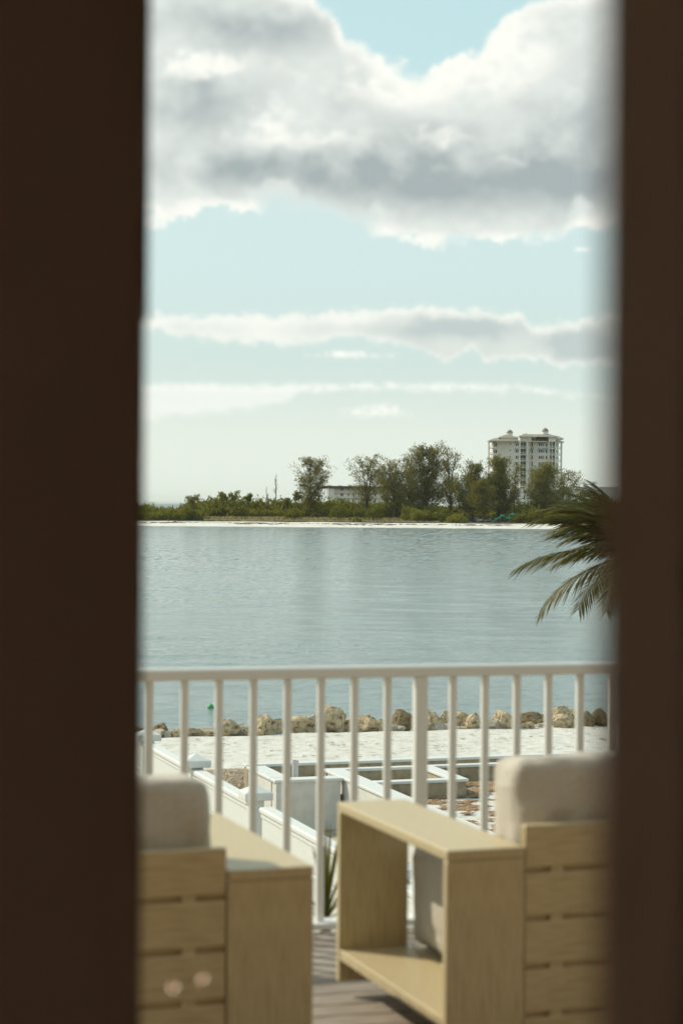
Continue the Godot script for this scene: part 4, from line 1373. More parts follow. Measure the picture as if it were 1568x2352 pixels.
func build_trees() -> void:
	var D := 738.0
	pine("lone feathery tree beside the dead trees, left end of the white low rise", 712.0, 1053.0, D, [[0.0, 8, 8], [0.25, 22, 26], [0.45, 38, 34], [0.65, 30, 34], [0.85, 16, 24], [1.0, 6, 10]], 46, 7, 101, 0.0, 1, 0.15)
	pine("thin airy tree with sky showing through, in front of the white low rise", 842.0, 1045.0, D + 5, [[0.0, 6, 6], [0.3, 28, 28], [0.55, 42, 36], [0.75, 38, 34], [0.92, 24, 26], [1.0, 8, 12]], 46, 4, 102, 0.01, 3, 0.24)
	pine("leaning loose tree right of the airy tree", 905.0, 1057.0, D - 4, [[0.0, 12, 14], [0.2, 30, 26], [0.45, 36, 30], [0.7, 34, 26], [0.9, 26, 14], [1.0, 10, 6]], 52, 6, 103, -0.04, 2, 0.12)
	pine("tallest tree with twin pointed tops left of the tower", 976.0, 1014.0, D + 8, [[0.0, 30, 34], [0.15, 42, 42], [0.4, 38, 36], [0.6, 34, 34], [0.8, 26, 28], [0.93, 14, 16], [1.0, 5, 7]], 84, 8, 104, 0.01, 2, 0.08)
	pine("slender upright tree between the tallest tree and the dense pair", 1033.0, 1024.0, D + 12, [[0.0, 20, 26], [0.3, 28, 28], [0.55, 20, 24], [0.75, 18, 26], [0.92, 12, 16], [1.0, 4, 6]], 52, 5, 105, 0.02, 2, 0.15)
	pine("dark dense tree, left one of the pair before the tower", 1084.0, 1058.0, D, [[0.0, 34, 30], [0.2, 40, 38], [0.45, 32, 32], [0.7, 24, 26], [0.9, 14, 16], [1.0, 5, 6]], 70, 9, 106, 0.01, 2, 0.06)
	pine("dark dense tree, right one of the pair, overlapping the tower", 1144.0, 1044.0, D + 2, [[0.0, 36, 34], [0.2, 42, 36], [0.45, 32, 28], [0.7, 30, 22], [0.88, 22, 12], [1.0, 8, 6]], 84, 10, 107, 0.01, 2, 0.06)
	pine("narrow sparse tree against the tower's balconies", 1180.0, 1066.0, D + 6, [[0.0, 5, 5], [0.4, 9, 9], [0.65, 12, 13], [0.85, 10, 13], [1.0, 4, 6]], 26, 4, 108, 0.02, 1, 0.3)
	pine("low spreading pine in front of the dense pair, trunk on the sand", 1108.0, 1105.0, D - 14, [[0.0, 18, 18], [0.3, 26, 24], [0.6, 22, 22], [0.85, 12, 12], [1.0, 4, 5]], 46, 8, 109, 0.0, 1, 0.14)
	pine("broad ragged tree in front of the tower's right side", 1250.0, 1062.0, D - 6, [[0.0, 30, 34], [0.25, 38, 44], [0.5, 34, 30], [0.7, 34, 26], [0.85, 20, 20], [1.0, 7, 8]], 62, 8, 110, 0.01, 2, 0.1)
	pine("crooked tree with a long bare limb reaching right of the tower", 1290.0, 1085.0, D - 2, [[0.0, 10, 10], [0.35, 16, 18], [0.6, 18, 30], [0.85, 10, 36], [1.0, 4, 30]], 34, 5, 111, 0.05, 1, 0.2)
	pine("mid height loose tree filling between the leaning tree and the tallest", 938.0, 1072.0, D + 3, [[0.0, 30, 30], [0.25, 34, 32], [0.5, 24, 24], [0.75, 18, 18], [1.0, 5, 6]], 48, 7, 112, 0.0, 2, 0.08)

# ================================================================ near shore things
func boulder_mesh(sd: int) -> ArrayMesh:
	var f := noise(0.9, 4, FastNoiseLite.TYPE_SIMPLEX_SMOOTH, sd)
	var f2 := noise(2.6, 3, FastNoiseLite.TYPE_CELLULAR, sd + 5)
	rng.seed = sd
	var cuts := []
	for i in 12:
		cuts.append([Vector3(rng.randfn(), rng.randfn() * 0.8, rng.randfn()).normalized(), rng.randf_range(0.46, 0.86)])
	var shape := func(d: Vector3) -> Vector3:
		var r := 1.0
		for c in cuts:
			var k: float = d.dot(c[0])
			if k > 0.05:
				r = minf(r, c[1] / k)
		r = r * (1.0 + 0.13 * f.get_noise_3dv(d * 1.4)) + 0.035 * f2.get_noise_3dv(d * 1.3) + 0.035 * f.get_noise_3dv(d * 5.0)
		return d * r
	var g := Geo.new()
	var n := 18
	for k in 3:
		for s in [-1.0, 1.0]:
			var grid := []
			for i in n + 1:
				for j in n + 1:
					var p := Vector3()
					p[k] = s
					p[(k + 1) % 3] = tan((i / float(n) - 0.5) * PI / 2)
					p[(k + 2) % 3] = tan((j / float(n) - 0.5) * PI / 2)
					grid.append(shape.call(p.normalized()))
			for i in n:
				for j in n:
					var q := [grid[i * (n + 1) + j], grid[(i + 1) * (n + 1) + j], grid[(i + 1) * (n + 1) + j + 1], grid[i * (n + 1) + j + 1]]
					if s < 0: q.reverse()
					g.quad(q[0], q[1], q[2], q[3])
	return g.mesh()

func build_rocks() -> void:
	var vars := []
	for k in 8:
		vars.append(boulder_mesh(300 + k * 17))
	# x, top, bottom, width, material (0 tan, 1 dark, 2 pale), what singles it out
	var list := [[318, 1671, 1690, 30, 1, "dark boulder at the far left end of the row, beside the door edge"],
		[363, 1667, 1690, 36, 1, "brown hump boulder behind the pale one near the left end"],
		[361, 1681, 1699, 34, 2, "pale flat boulder near the left end, in front of a brown one"],
		[386, 1684, 1699, 18, 2, "small pale stone right of the flat pale boulder at the left"],
		[404, 1680, 1699, 24, 0, "tan block left of the second baluster"],
		[437, 1672, 1695, 38, 0, "rugged tan boulder right of the second baluster"],
		[470, 1680, 1694, 50, 0, "long low brown slab boulder below the green buoy"],
		[517, 1663, 1693, 44, 0, "broad tan boulder beside the third baluster"],
		[548, 1665, 1691, 38, 2, "smooth rounded greyish boulder leaning on the broad tan one"],
		[569, 1677, 1691, 18, 0, "little tan stone left of the fourth baluster"],
		[606, 1654, 1690, 52, 0, "tall domed tan boulder right of the fourth baluster"],
		[637, 1660, 1687, 28, 0, "upright ochre boulder between the domed boulder and the fifth baluster"],
		[686, 1656, 1685, 58, 0, "wide pitted tan boulder between the fifth and sixth balusters"],
		[711, 1648, 1681, 26, 0, "narrow boulder behind the wide pitted one"],
		[727, 1650, 1684, 36, 2, "smooth pale boulder left of the sixth baluster"],
		[758, 1638, 1683, 54, 0, "largest boulder of the row, right of the sixth baluster"],
		[777, 1670, 1682, 24, 0, "small ochre stone at the foot of the largest boulder"],
		[791, 1656, 1680, 32, 0, "rough boulder right of the largest boulder"],
		[831, 1653, 1681, 24, 0, "tan boulder just right of the seventh baluster"],
		[846, 1653, 1683, 40, 0, "speckled boulder in front, right of the seventh baluster"],
		[873, 1660, 1682, 24, 0, "rounded tan boulder left of the eighth baluster"],
		[900, 1664, 1681, 26, 2, "low pale stone right of the eighth baluster"],
		[926, 1641, 1679, 48, 1, "large grey brown boulder left of the thick post"],
		[920, 1671, 1681, 18, 2, "small white stone at the foot of the grey brown boulder"],
		[962, 1648, 1677, 40, 0, "boulder hidden behind the thick post"],
		[993, 1640, 1677, 40, 0, "dark split boulder right of the thick post"],
		[1022, 1642, 1671, 32, 0, "tan boulder left of the first baluster after the post"],
		[1010, 1665, 1678, 36, 2, "white flat stone below the split boulder, right of the post"],
		[1055, 1644, 1671, 34, 0, "tall tan boulder right of the first baluster after the post"],
		[1063, 1669, 1678, 32, 2, "low pale slab right of the first baluster after the post"],
		[1087, 1648, 1678, 38, 0, "rounded tan boulder left of the second baluster after the post"],
		[1105, 1664, 1678, 16, 2, "small pale stone beside the second baluster after the post"],
		[1135, 1655, 1679, 40, 2, "grey pitted boulder right of the second baluster after the post"],
		[1161, 1641, 1678, 42, 0, "pointed golden boulder left of the third baluster after the post"],
		[1223, 1644, 1667, 58, 1, "dark weed covered boulder between the third and fourth balusters after the post"],
		[1203, 1665, 1678, 20, 0, "small tan stone left below the weed covered boulder"],
		[1219, 1663, 1677, 20, 0, "small brown stone under the weed covered boulder"],
		[1241, 1663, 1675, 28, 2, "pale stone right below the weed covered boulder"],
		[1291, 1634, 1667, 46, 0, "sloping brown boulder right of the fourth baluster after the post"],
		[1289, 1650, 1677, 40, 0, "round front boulder below the sloping brown one"],
		[1314, 1633, 1663, 28, 0, "upright boulder left of the last baluster at the right"],
		[1319, 1655, 1677, 22, 0, "small boulder at the foot of the last baluster at the right"],
		[1351, 1643, 1675, 30, 1, "dark brown boulder right of the last baluster"],
		[1379, 1639, 1673, 36, 1, "dark boulder at the far right end of the row beside the door edge"]]
	var i := 0
	for r in list:
		rng.seed = 700 + i
		var p := ground(r[0], r[2], SAND - 0.06)
		var d := -p.z
		var hgt: float = (r[2] - r[1]) * d / F
		var w: float = r[3] * d / F
		var m := obj("boulder", vars[i % 8], [M.limestone, M.limestone_dark, M.limestone_pale][r[4]])
		m.transform = Transform3D(Basis(Vector3.UP, rng.randf() * TAU) , p + Vector3(0, hgt * 0.44, -w * 0.4))
		var b := Basis.from_scale(Vector3(w * 0.80, hgt * 0.90, w * 0.68))
		m.transform = Transform3D(b * Basis(Vector3.UP, rng.randf() * TAU) * Basis(Vector3.RIGHT, rng.randf_range(-0.3, 0.3)), m.position)
		tag(m, r[5], "boulder", "limestone boulders along the water's edge")
		i += 1
	# bits of dry seaweed on the sand
	var g := Geo.new()
	rng.seed = 44
	for k in 5:
		var a := rng.randf() * TAU
		g.tube([Vector3(cos(a), 0, sin(a)) * 0.05, Vector3(0, 0.03, 0), Vector3(cos(a + 2.4), 0.2, sin(a + 2.4)) * 0.12], [0.010, 0.014, 0.008], 3)
	var bit := g.mesh()
	for kind in 2:
		var mm := MultiMesh.new()
		mm.transform_format = MultiMesh.TRANSFORM_3D
		mm.mesh = bit
		var tr := []
		if kind == 0:
			var pn := noise(0.35, 3, FastNoiseLite.TYPE_SIMPLEX_SMOOTH, 9)
			while tr.size() < 420:
				var u := rng.randf_range(3.2, 12.0)
				var v := rng.randf_range(-12.0, 16.0)
				if v < -1.6 and u < 5.6: continue
				if pn.get_noise_2d(u * 2.5, v * 0.7) < 0.12 + 0.25 * rng.randf(): continue
				tr.append(Transform3D(Basis(Vector3.UP, rng.randf() * TAU).scaled(Vector3(1, 0.5, 1) * rng.randf_range(0.25, 0.9)), kk(u, v, SAND + 0.03)))
		else:
			var pn := noise(0.5, 3, FastNoiseLite.TYPE_SIMPLEX_SMOOTH, 12)
			while tr.size() < 5600:
				var u := rng.randf_range(-11.0, 1.4)
				var v := rng.randf_range(0.7, 9.0)
				if v < 2.8 and u > -0.8: continue
				var lim := 0.04 if u < -1.2 else -0.16
				if pn.get_noise_2d(u * 2.6, v * 1.1) < lim + 0.2 * rng.randf(): continue
				tr.append(Transform3D(Basis(Vector3.UP, rng.randf() * TAU).scaled(Vector3(1, 0.5, 1) * rng.randf_range(0.5, 1.5)), kk(u, v, SAND + 0.03)))
		mm.instance_count = tr.size()
		for k in tr.size():
			mm.set_instance_transform(k, tr[k])
		var mi := MultiMeshInstance3D.new()
		mi.multimesh = mm
		mi.material_override = mat("weed_%d" % kind, lin(0.40, 0.35, 0.28) if kind == 0 else lin(0.36, 0.225, 0.12), 0.9)
		mi.name = "beach_debris" if kind == 0 else "leaf_litter"
		add_child(mi)
		tag(mi, "scattered grey twigs and dry seaweed on the white sand" if kind == 0 else "rust brown leaf litter on the sandy yard behind the white garden wall", "debris", "", "stuff")

func wall_run(label: String, u0: float, u1: float, v0: float, v1: float, bottom: float, face: Material, top := CAP, thick := 0.07, over := 0.05) -> Node3D:
	var c := kk((u0 + u1) / 2, (v0 + v1) / 2, bottom)
	var t := thing("garden_wall", label, "wall", c, kbasis(), "white capped garden walls")
	var g := Geo.new()
	var du := (u1 - u0) / 2
	var dv := (v1 - v0) / 2
	var h := top - thick - bottom
	g.span(Vector3(-dv + over, 0, -du + over), Vector3(dv - over, h, du - over))
	obj("body", g, face, t)
	g = Geo.new()
	g.span(Vector3(-dv, h, -du), Vector3(dv, h + thick, du), 0.012)
	obj("cap", g, M.cap_paint, t)
	return t

func build_garden() -> void:
	wall_run("white planter wall running back from the pipe, left side of the sunken box", 0.46, 2.62, -1.62, -1.12, YARD, M.white_wall)
	wall_run("white planter front wall with shaded face below the grey pipe", 0.0, 0.45, -1.62, 0.10, YARD, M.white_wall, CAP - 0.002)
	wall_run("long diagonal white wall with broad cap beside the leaf litter", -15.0, 1.48, 0.11, 0.62, YARD, M.white_wall, CAP + 0.002)
	wall_run("long white capped wall farthest back, along the sand", 2.63, 3.0, -1.62, 13.0, SAND - 0.3, M.concrete, CAP + 0.03)
	wall_run("thin white capped wall just before the long back wall", 1.49, 1.76, 0.11, 8.5, SAND - 0.3, M.concrete, CAP - 0.004)
	wall_run("short diagonal white cap closing the bench frame on its right", -0.58, 1.48, 2.62, 3.0, SAND - 0.3, M.concrete, CAP - 0.001)
	wall_run("front white cap of the bench frame over a dark gap", -0.92, -0.59, 0.63, 3.0, SAND - 0.3, M.concrete, CAP - 0.003)
	var g := Geo.new()
	for v in [5.6, 6.6]:
		g.span(Vector3(v - 0.35, -0.33, -0.02), Vector3(v + 0.35, -0.06, 0.04))
	g.xf = Transform3D(kbasis(), kk(2.63, 0, CAP))
	# pipe and stakes
	var t := thing("vent_pipe", "short grey vertical pipe inside the white planter box", "pipe", kk(0.95, -0.83, SAND - 0.2))
	g = Geo.new()
	g.lathe([Vector2(0.075, 0), Vector2(0.075, 0.98), Vector2(0.06, 0.98), Vector2(0.06, 0.7)], 16)
	obj("tube", g, M.pipe_grey, t)
	g = Geo.new()
	g.lathe([Vector2(0.076, 0.93), Vector2(0.088, 0.93), Vector2(0.088, 0.985), Vector2(0.06, 0.985)], 16)
	obj("collar", g, M.pipe_grey, t)
	for s in [[1.99, -0.82, 1.05, 0.055, "white stake standing behind the planter box, left of the pipe"], [2.2, 2.02, 1.2, 0.04, "thin leaning white stake behind the bench frame"]]:
		g = Geo.new()
		var o := kk(s[0], s[1], SAND - 0.2)
		g.box(Vector3(0, s[2] / 2, 0), Vector3(s[3] * 1.4, s[2], s[3]), 0.006)
		var st := obj("stake", g, M.cap_paint)
		st.transform = Transform3D(Basis(Vector3.BACK, 0.06 if s[3] < 0.05 else -0.05), o)
		tag(st, s[4], "stake", "white stakes by the garden walls")
	# white fence: posts with pyramid caps, panels of stacked boards
	var V := -7.30
	var us := [-28.2, -24.6, -18.7, -15.2, -11.7, -8.2]
	t = thing("white_fence", "white board fence with square capped posts running from the yard to the beach", "fence", kk(-17, V, YARD), kbasis())
	var loc := func(u: float, v: float, y: float) -> Vector3: return Vector3(v - V, y - YARD, -(u + 17.0))
	var board: ArrayMesh
	for i in us.size():
		g = Geo.new()
		var o: Vector3 = loc.call(us[i], V, YARD)
		g.span(Vector3(-0.1, -0.2, -0.1), Vector3(0.1, 3.76, 0.1), 0.012)
		var post := obj("post", g, M.cap_paint, t, o)
		g = Geo.new()
		g.span(Vector3(-0.2, 3.76, -0.2), Vector3(0.2, 3.87, 0.2), 0.01)
		g.poly([Vector3(-0.19, 3.868, -0.19), Vector3(0.19, 3.868, -0.19), Vector3(0, 3.965, 0)], Vector3(0, 3.8, 0))
		g.poly([Vector3(0.19, 3.868, -0.19), Vector3(0.19, 3.868, 0.19), Vector3(0, 3.965, 0)], Vector3(0, 3.8, 0))
		g.poly([Vector3(0.19, 3.868, 0.19), Vector3(-0.19, 3.868, 0.19), Vector3(0, 3.965, 0)], Vector3(0, 3.8, 0))
		g.poly([Vector3(-0.19, 3.868, 0.19), Vector3(-0.19, 3.868, -0.19), Vector3(0, 3.965, 0)], Vector3(0, 3.8, 0))
		obj("post_cap", g, M.cap_paint, post)
		if i == us.size() - 1: break
		var near_gap := 0.13 if i == 1 else 0.0
		for k in 9:
			g = Geo.new()
			var y0 := k * 0.405
			var z0: float = -(us[i + 1] - us[i]) + 0.105
			g.span(Vector3(-0.055, y0 + 0.002, z0 + (0.0 if i != 1 else 0.42)), Vector3(0.055, y0 + 0.395, -0.105), 0.008)
			g.span(Vector3(-0.072, y0 + 0.34, z0 + (0.0 if i != 1 else 0.42)), Vector3(0.072, y0 + 0.403, -0.105), 0.012)
			obj("board", g, M.cap_paint, t, o)
		g = Geo.new()
		g.span(Vector3(-0.10, 3.648, -(us[i + 1] - us[i]) + 0.105 + (0.0 if i != 1 else 0.42)), Vector3(0.10, 3.73, -0.105), 0.02)
		obj("top_rail", g, M.cap_paint, t, o)
	# green buoy
	var b := ground(484.0, 1631.0, WATER)
	t = thing("mooring_buoy", "round green buoy floating off the boulders", "buoy", b)
	g = Geo.new()
	var pr := []
	for i in 11:
		var a := -PI / 2 + PI * i / 10.0
		pr.append(Vector2(0.135 * cos(a), 0.100 + 0.135 * sin(a)))
	g.lathe(pr, 20)
	obj("ball", g, M.buoy_green, t)
	g = Geo.new()
	g.lathe([Vector2(0.022, 0.22), Vector2(0.022, 0.245), Vector2(0.010, 0.25), Vector2(0.010, 0.262), Vector2(0, 0.264)], 10)
	obj("eye_bolt", g, M.buoy_green, t)

func build_young_palm() -> void:
	rng.seed = 31
	var o := at(748.0, 2105.0, 8.35)
	var t := thing("young_palm", "young palm with narrow upright green fronds just outside the railing", "plant", Vector3(o.x, YARD, o.z))
	var top := Vector3(0, o.y - 0.35 - YARD, 0)
	var g := Geo.new()
	g.tube([Vector3(0.1, 0, 0), Vector3(0.06, top.y * 0.5, 0), top, top + Vector3(0, 0.36, 0)], [0.09, 0.06, 0.045, 0.02], 8)
	obj("trunk", g, M.bark, t)
	for s in [[-3, 42, 0.40, 0.026], [2, 30, 0.44, 0.022], [7, 12, 0.42, 0.024], [-8, -10, 0.34, 0.022], [12, 60, 0.36, 0.020], [0, -40, 0.45, 0.02], [16, 20, 0.30, 0.018], [-14, 70, 0.22, 0.014], [-38, 15, 0.36, 0.016], [-50, 30, 0.30, 0.014], [-62, 5, 0.26, 0.014], [30, 15, 0.4, 0.02], [48, 40, 0.38, 0.02], [65, -20, 0.4, 0.02]]:
		g = Geo.new()
		g.colored = true
		g.col = Color(0.075, 0.085, 0.012).lerp(Color(0.165, 0.150, 0.03), rng.randf())
		var n := 7
		var L: float = s[2]
		var prev := []
		for i in n + 1:
			var q := i / float(n)
			var lean := deg_to_rad(s[0]) * (0.6 + 0.7 * q)
			var p := Vector3(sin(lean) * L * q, cos(lean) * L * q, 0)
			var w: float = s[3] * (0.35 + 0.65 * sin(clampf(q * 1.6 + 0.1, 0.0, PI / 2)))* (1.0 - pow(q, 4.0)) * 0.5
			var cur := [p + Vector3(-w, 0, w * 0.5), p, p + Vector3(w, 0, w * 0.5)]
			if i > 0:
				g.quad(prev[0], prev[1], cur[1], cur[0])
				g.quad(prev[1], prev[2], cur[2], cur[1])
			prev = cur
		var f := obj("frond", g, M.palm_leaf, t, top + Vector3(0, 0.32, 0))
		f.rotation.y = deg_to_rad(s[1])

# ================================================================ the deck, the railing, the chairs
func soft_box(g: Geo, o: Vector3, s: Vector3, r: float, puff: float, sd: int, b := Basis()) -> void:
	var f := noise(2.2, 3, FastNoiseLite.TYPE_SIMPLEX_SMOOTH, sd)
	var keep := g.xf
	g.xf = g.xf * Transform3D(b, o)
	var n := 18
	var h := s / 2.0
	for k in 3:
		for sg in [-1.0, 1.0]:
			var P := []
			for i in n + 1:
				for j in n + 1:
					var q := Vector3()
					q[k] = sg
					q[(k + 1) % 3] = sin((i / float(n) - 0.5) * PI)
					q[(k + 2) % 3] = sin((j / float(n) - 0.5) * PI)
					var c := Vector3(q.x * h.x, q.y * h.y, q.z * h.z)
					var core := Vector3(clampf(c.x, -h.x + r, h.x - r), clampf(c.y, -h.y + r, h.y - r), clampf(c.z, -h.z + r, h.z - r))
					var d := (c - core)
					d = d.normalized() * r if d.length() > 1e-5 else Vector3()
					var p := core + d
					var a := Vector3(p.x / h.x, p.y / h.y, p.z / h.z)
					var bl := Vector3(a.x * (1 - a.y * a.y) * (1 - a.z * a.z), a.y * (1 - a.x * a.x) * (1 - a.z * a.z), a.z * (1 - a.x * a.x) * (1 - a.y * a.y)) * puff
					P.append(p + bl + d.normalized() * f.get_noise_3dv(p * 3.0) * 0.012)
			for i in n:
				for j in n:
					var ids := [i * (n + 1) + j, (i + 1) * (n + 1) + j, (i + 1) * (n + 1) + j + 1, i * (n + 1) + j + 1]
					if sg < 0: ids.reverse()
					var q0: Vector3 = P[ids[0]]
					var q1: Vector3 = P[ids[1]]
					var q2: Vector3 = P[ids[2]]
					var q3: Vector3 = P[ids[3]]
					g.quad(q0, q1, q2, q3)
	g.xf = keep

func make_chair(label: String) -> Node3D:                            # origin: floor, middle of the back; x to the right, -z ahead
	var W := 0.66                                                    # between the two arms
	var A := 0.25                                                    # width of an arm
	var L := 0.99
	var t := thing("lounge_armchair", label, "armchair", Vector3(), Basis(), "wooden lounge armchairs on the deck")
	for s in [-1.0, 1.0]:
		var x: float = s * (W + A) / 2
		var g := Geo.new()
		g.span(Vector3(x - A / 2, 0.628, -L), Vector3(x + A / 2, 0.66, 0), 0.004)
		var arm := obj("arm_rest", g, M.pale_wood_up, t)
		g = Geo.new()
		g.span(Vector3(x - A / 2, 0.05, -0.034), Vector3(x + A / 2, 0.627, -0.001), 0.003)
		obj("end_panel", g, M.pale_wood_up, arm)
		g = Geo.new()
		g.span(Vector3(x - A / 2, 0.05, -L + 0.001), Vector3(x + A / 2, 0.627, -L + 0.034), 0.003)
		obj("end_panel", g, M.pale_wood_up, arm)
		g = Geo.new()
		g.span(Vector3(x - A / 2 + 0.001, 0.125, -L + 0.0345), Vector3(x + A / 2 - 0.001, 0.160, -0.0345), 0.003)
		obj("shelf", g, M.pale_wood_up, arm)
		for z in [-0.15, -L + 0.15]:
			g = Geo.new()
			g.box(Vector3(s * (W / 2 - 0.06), 0.0755, z), Vector3(0.06, 0.15, 0.06), 0.004)
			obj("foot", g, M.pale_wood_up, t)
	var g := Geo.new()
	for x in [-W / 2 + 0.11, 0.0, W / 2 - 0.11]:
		g.span(Vector3(x - 0.020, 0.10, -0.068), Vector3(x + 0.020, 0.715, -0.0085))
	var fr := obj("back_frame", g, M.pale_wood_up, t)
	g = Geo.new()
	g.span(Vector3(-W / 2 + 0.001, 0.10, -0.034), Vector3(W / 2 - 0.001, 0.715, -0.024))
	obj("added_back_lining", g, M.pale_wood, t)  # added sheet behind the slats, stops light so the grooves stay dark
	for k in 5:
		g = Geo.new()
		var y1 := 0.722 - k * 0.145
		g.span(Vector3(-W / 2 + 0.004, maxf(y1 - 0.1265, 0.06), -0.036), Vector3(W / 2 - 0.004, y1, -0.006), 0.003)
		obj("slat", g, M.pale_wood, fr)
	g = Geo.new()
	g.span(Vector3(-W / 2 + 0.01, 0.10, -L + 0.03), Vector3(W / 2 - 0.01, 0.155, -0.07), 0.004)
	obj("seat_base", g, M.pale_wood, t)
	g = Geo.new()
	soft_box(g, Vector3(0, 0.345, -0.56), Vector3(W - 0.02, 0.36, 0.84), 0.06, 0.02, 4)
	obj("seat_cushion", g, M.cushion_cloth, t)
	g = Geo.new()
	soft_box(g, Vector3(-0.004, 0.667, -0.18), Vector3(W - 0.045, 0.46, 0.20), 0.042, 0.012, 8, Basis(Vector3.RIGHT, -0.10))
	obj("back_cushion", g, M.cushion_cloth, t)
	return t

func build_deck() -> void:
	var rb := kbasis(15.4)
	var rp := Vector3(-0.063, 0, -7.735)                               # a point under the railing
	# planks
	var t := thing("deck", "", "", rp, rb)
	t.set_meta("kind", "structure")
	rng.seed = 17
	for k in 41:
		var g := Geo.new()
		var z := 0.06 + k * 0.1375
		g.span(Vector3(-4.5, -0.032, z), Vector3(4.5, rng.randf_range(-0.0015, 0.0), z + 0.131), 0.004)
		obj("plank", g, M.deck_wood if rng.randf() < 0.6 else M.deck_wood_b, t)
	var g := Geo.new()
	for x in [-4.0, -2.4, -0.8, 0.8, 2.4, 4.0]:
		g.span(Vector3(x - 0.03, -0.22, 0.0), Vector3(x + 0.03, -0.034, 5.6))
	g.span(Vector3(-4.5, -0.26, -0.07), Vector3(4.5, -0.034, -0.03))
	obj("joists", g, M.deck_wood_b, t)
	# railing
	t = thing("deck_railing", "white painted metal railing with thin balusters along the deck edge", "railing", rp, rb)
	g = Geo.new()
	g.span(Vector3(-4.5, 0.99, -0.03), Vector3(4.5, 1.036, 0.03), 0.008)
	obj("handrail", g, M.rail_paint, t)
	g = Geo.new()
	g.span(Vector3(-4.5, 0.001, -0.055), Vector3(4.5, 0.028, 0.055), 0.004)
	obj("bottom_rail", g, M.rail_paint, t)
	g = Geo.new()
	g.span(Vector3(-0.0145, 0.028, -0.0145), Vector3(0.0145, 0.99, 0.0145), 0.004)
	var bm := g.mesh()
	g = Geo.new()
	g.span(Vector3(-0.026, 0.028, -0.026), Vector3(0.026, 0.99, 0.026), 0.005)
	var pm := g.mesh()
	# x of each in the photograph's frame, worked back to the railing's own axis
	var x0 := -0.012
	for k in range(-26, 27):
		var x := x0 + k * 0.1372
		var post := (k - 3) % 13 == 0
		obj("post" if post else "baluster", pm if post else bm, M.rail_paint, t, Vector3(x, 0, 0))
	# dry leaves against the bottom rail
	rng.seed = 77
	g = Geo.new()
	for i in 40:
		var p := rp + rb * Vector3(rng.randf_range(-0.4, 0.6), 0.004, rng.randf_range(0.07, 0.16))
		var a := rng.randf() * TAU
		var d := Vector3(cos(a), 0.2, sin(a)) * rng.randf_range(0.01, 0.03)
		g.tri(p, p + d, p + Vector3(-d.z, 0.004, d.x) * 0.5)
		g.tri(p + d, p, p + Vector3(d.z, 0.006, -d.x) * 0.5)
	tag(obj("dry_leaves", g, M.timber), "bits of dry leaf lying on the deck along the bottom rail", "leaves", "", "stuff")
	# chairs
	var th := deg_to_rad(19.3)
	var rv := Vector3(cos(th), 0, -sin(th))
	var c := make_chair("armchair at the left, facing the water, its back cushion grey in shade")
	c.transform = Transform3D(kbasis(19.3), Vector3(-0.305, 0, -5.416) - rv * 0.33)
	copy(c, Transform3D(kbasis(19.3), Vector3(0.556, 0, -5.834) + rv * 0.33), "armchair at the right, its open box arm showing the seat cushion inside")

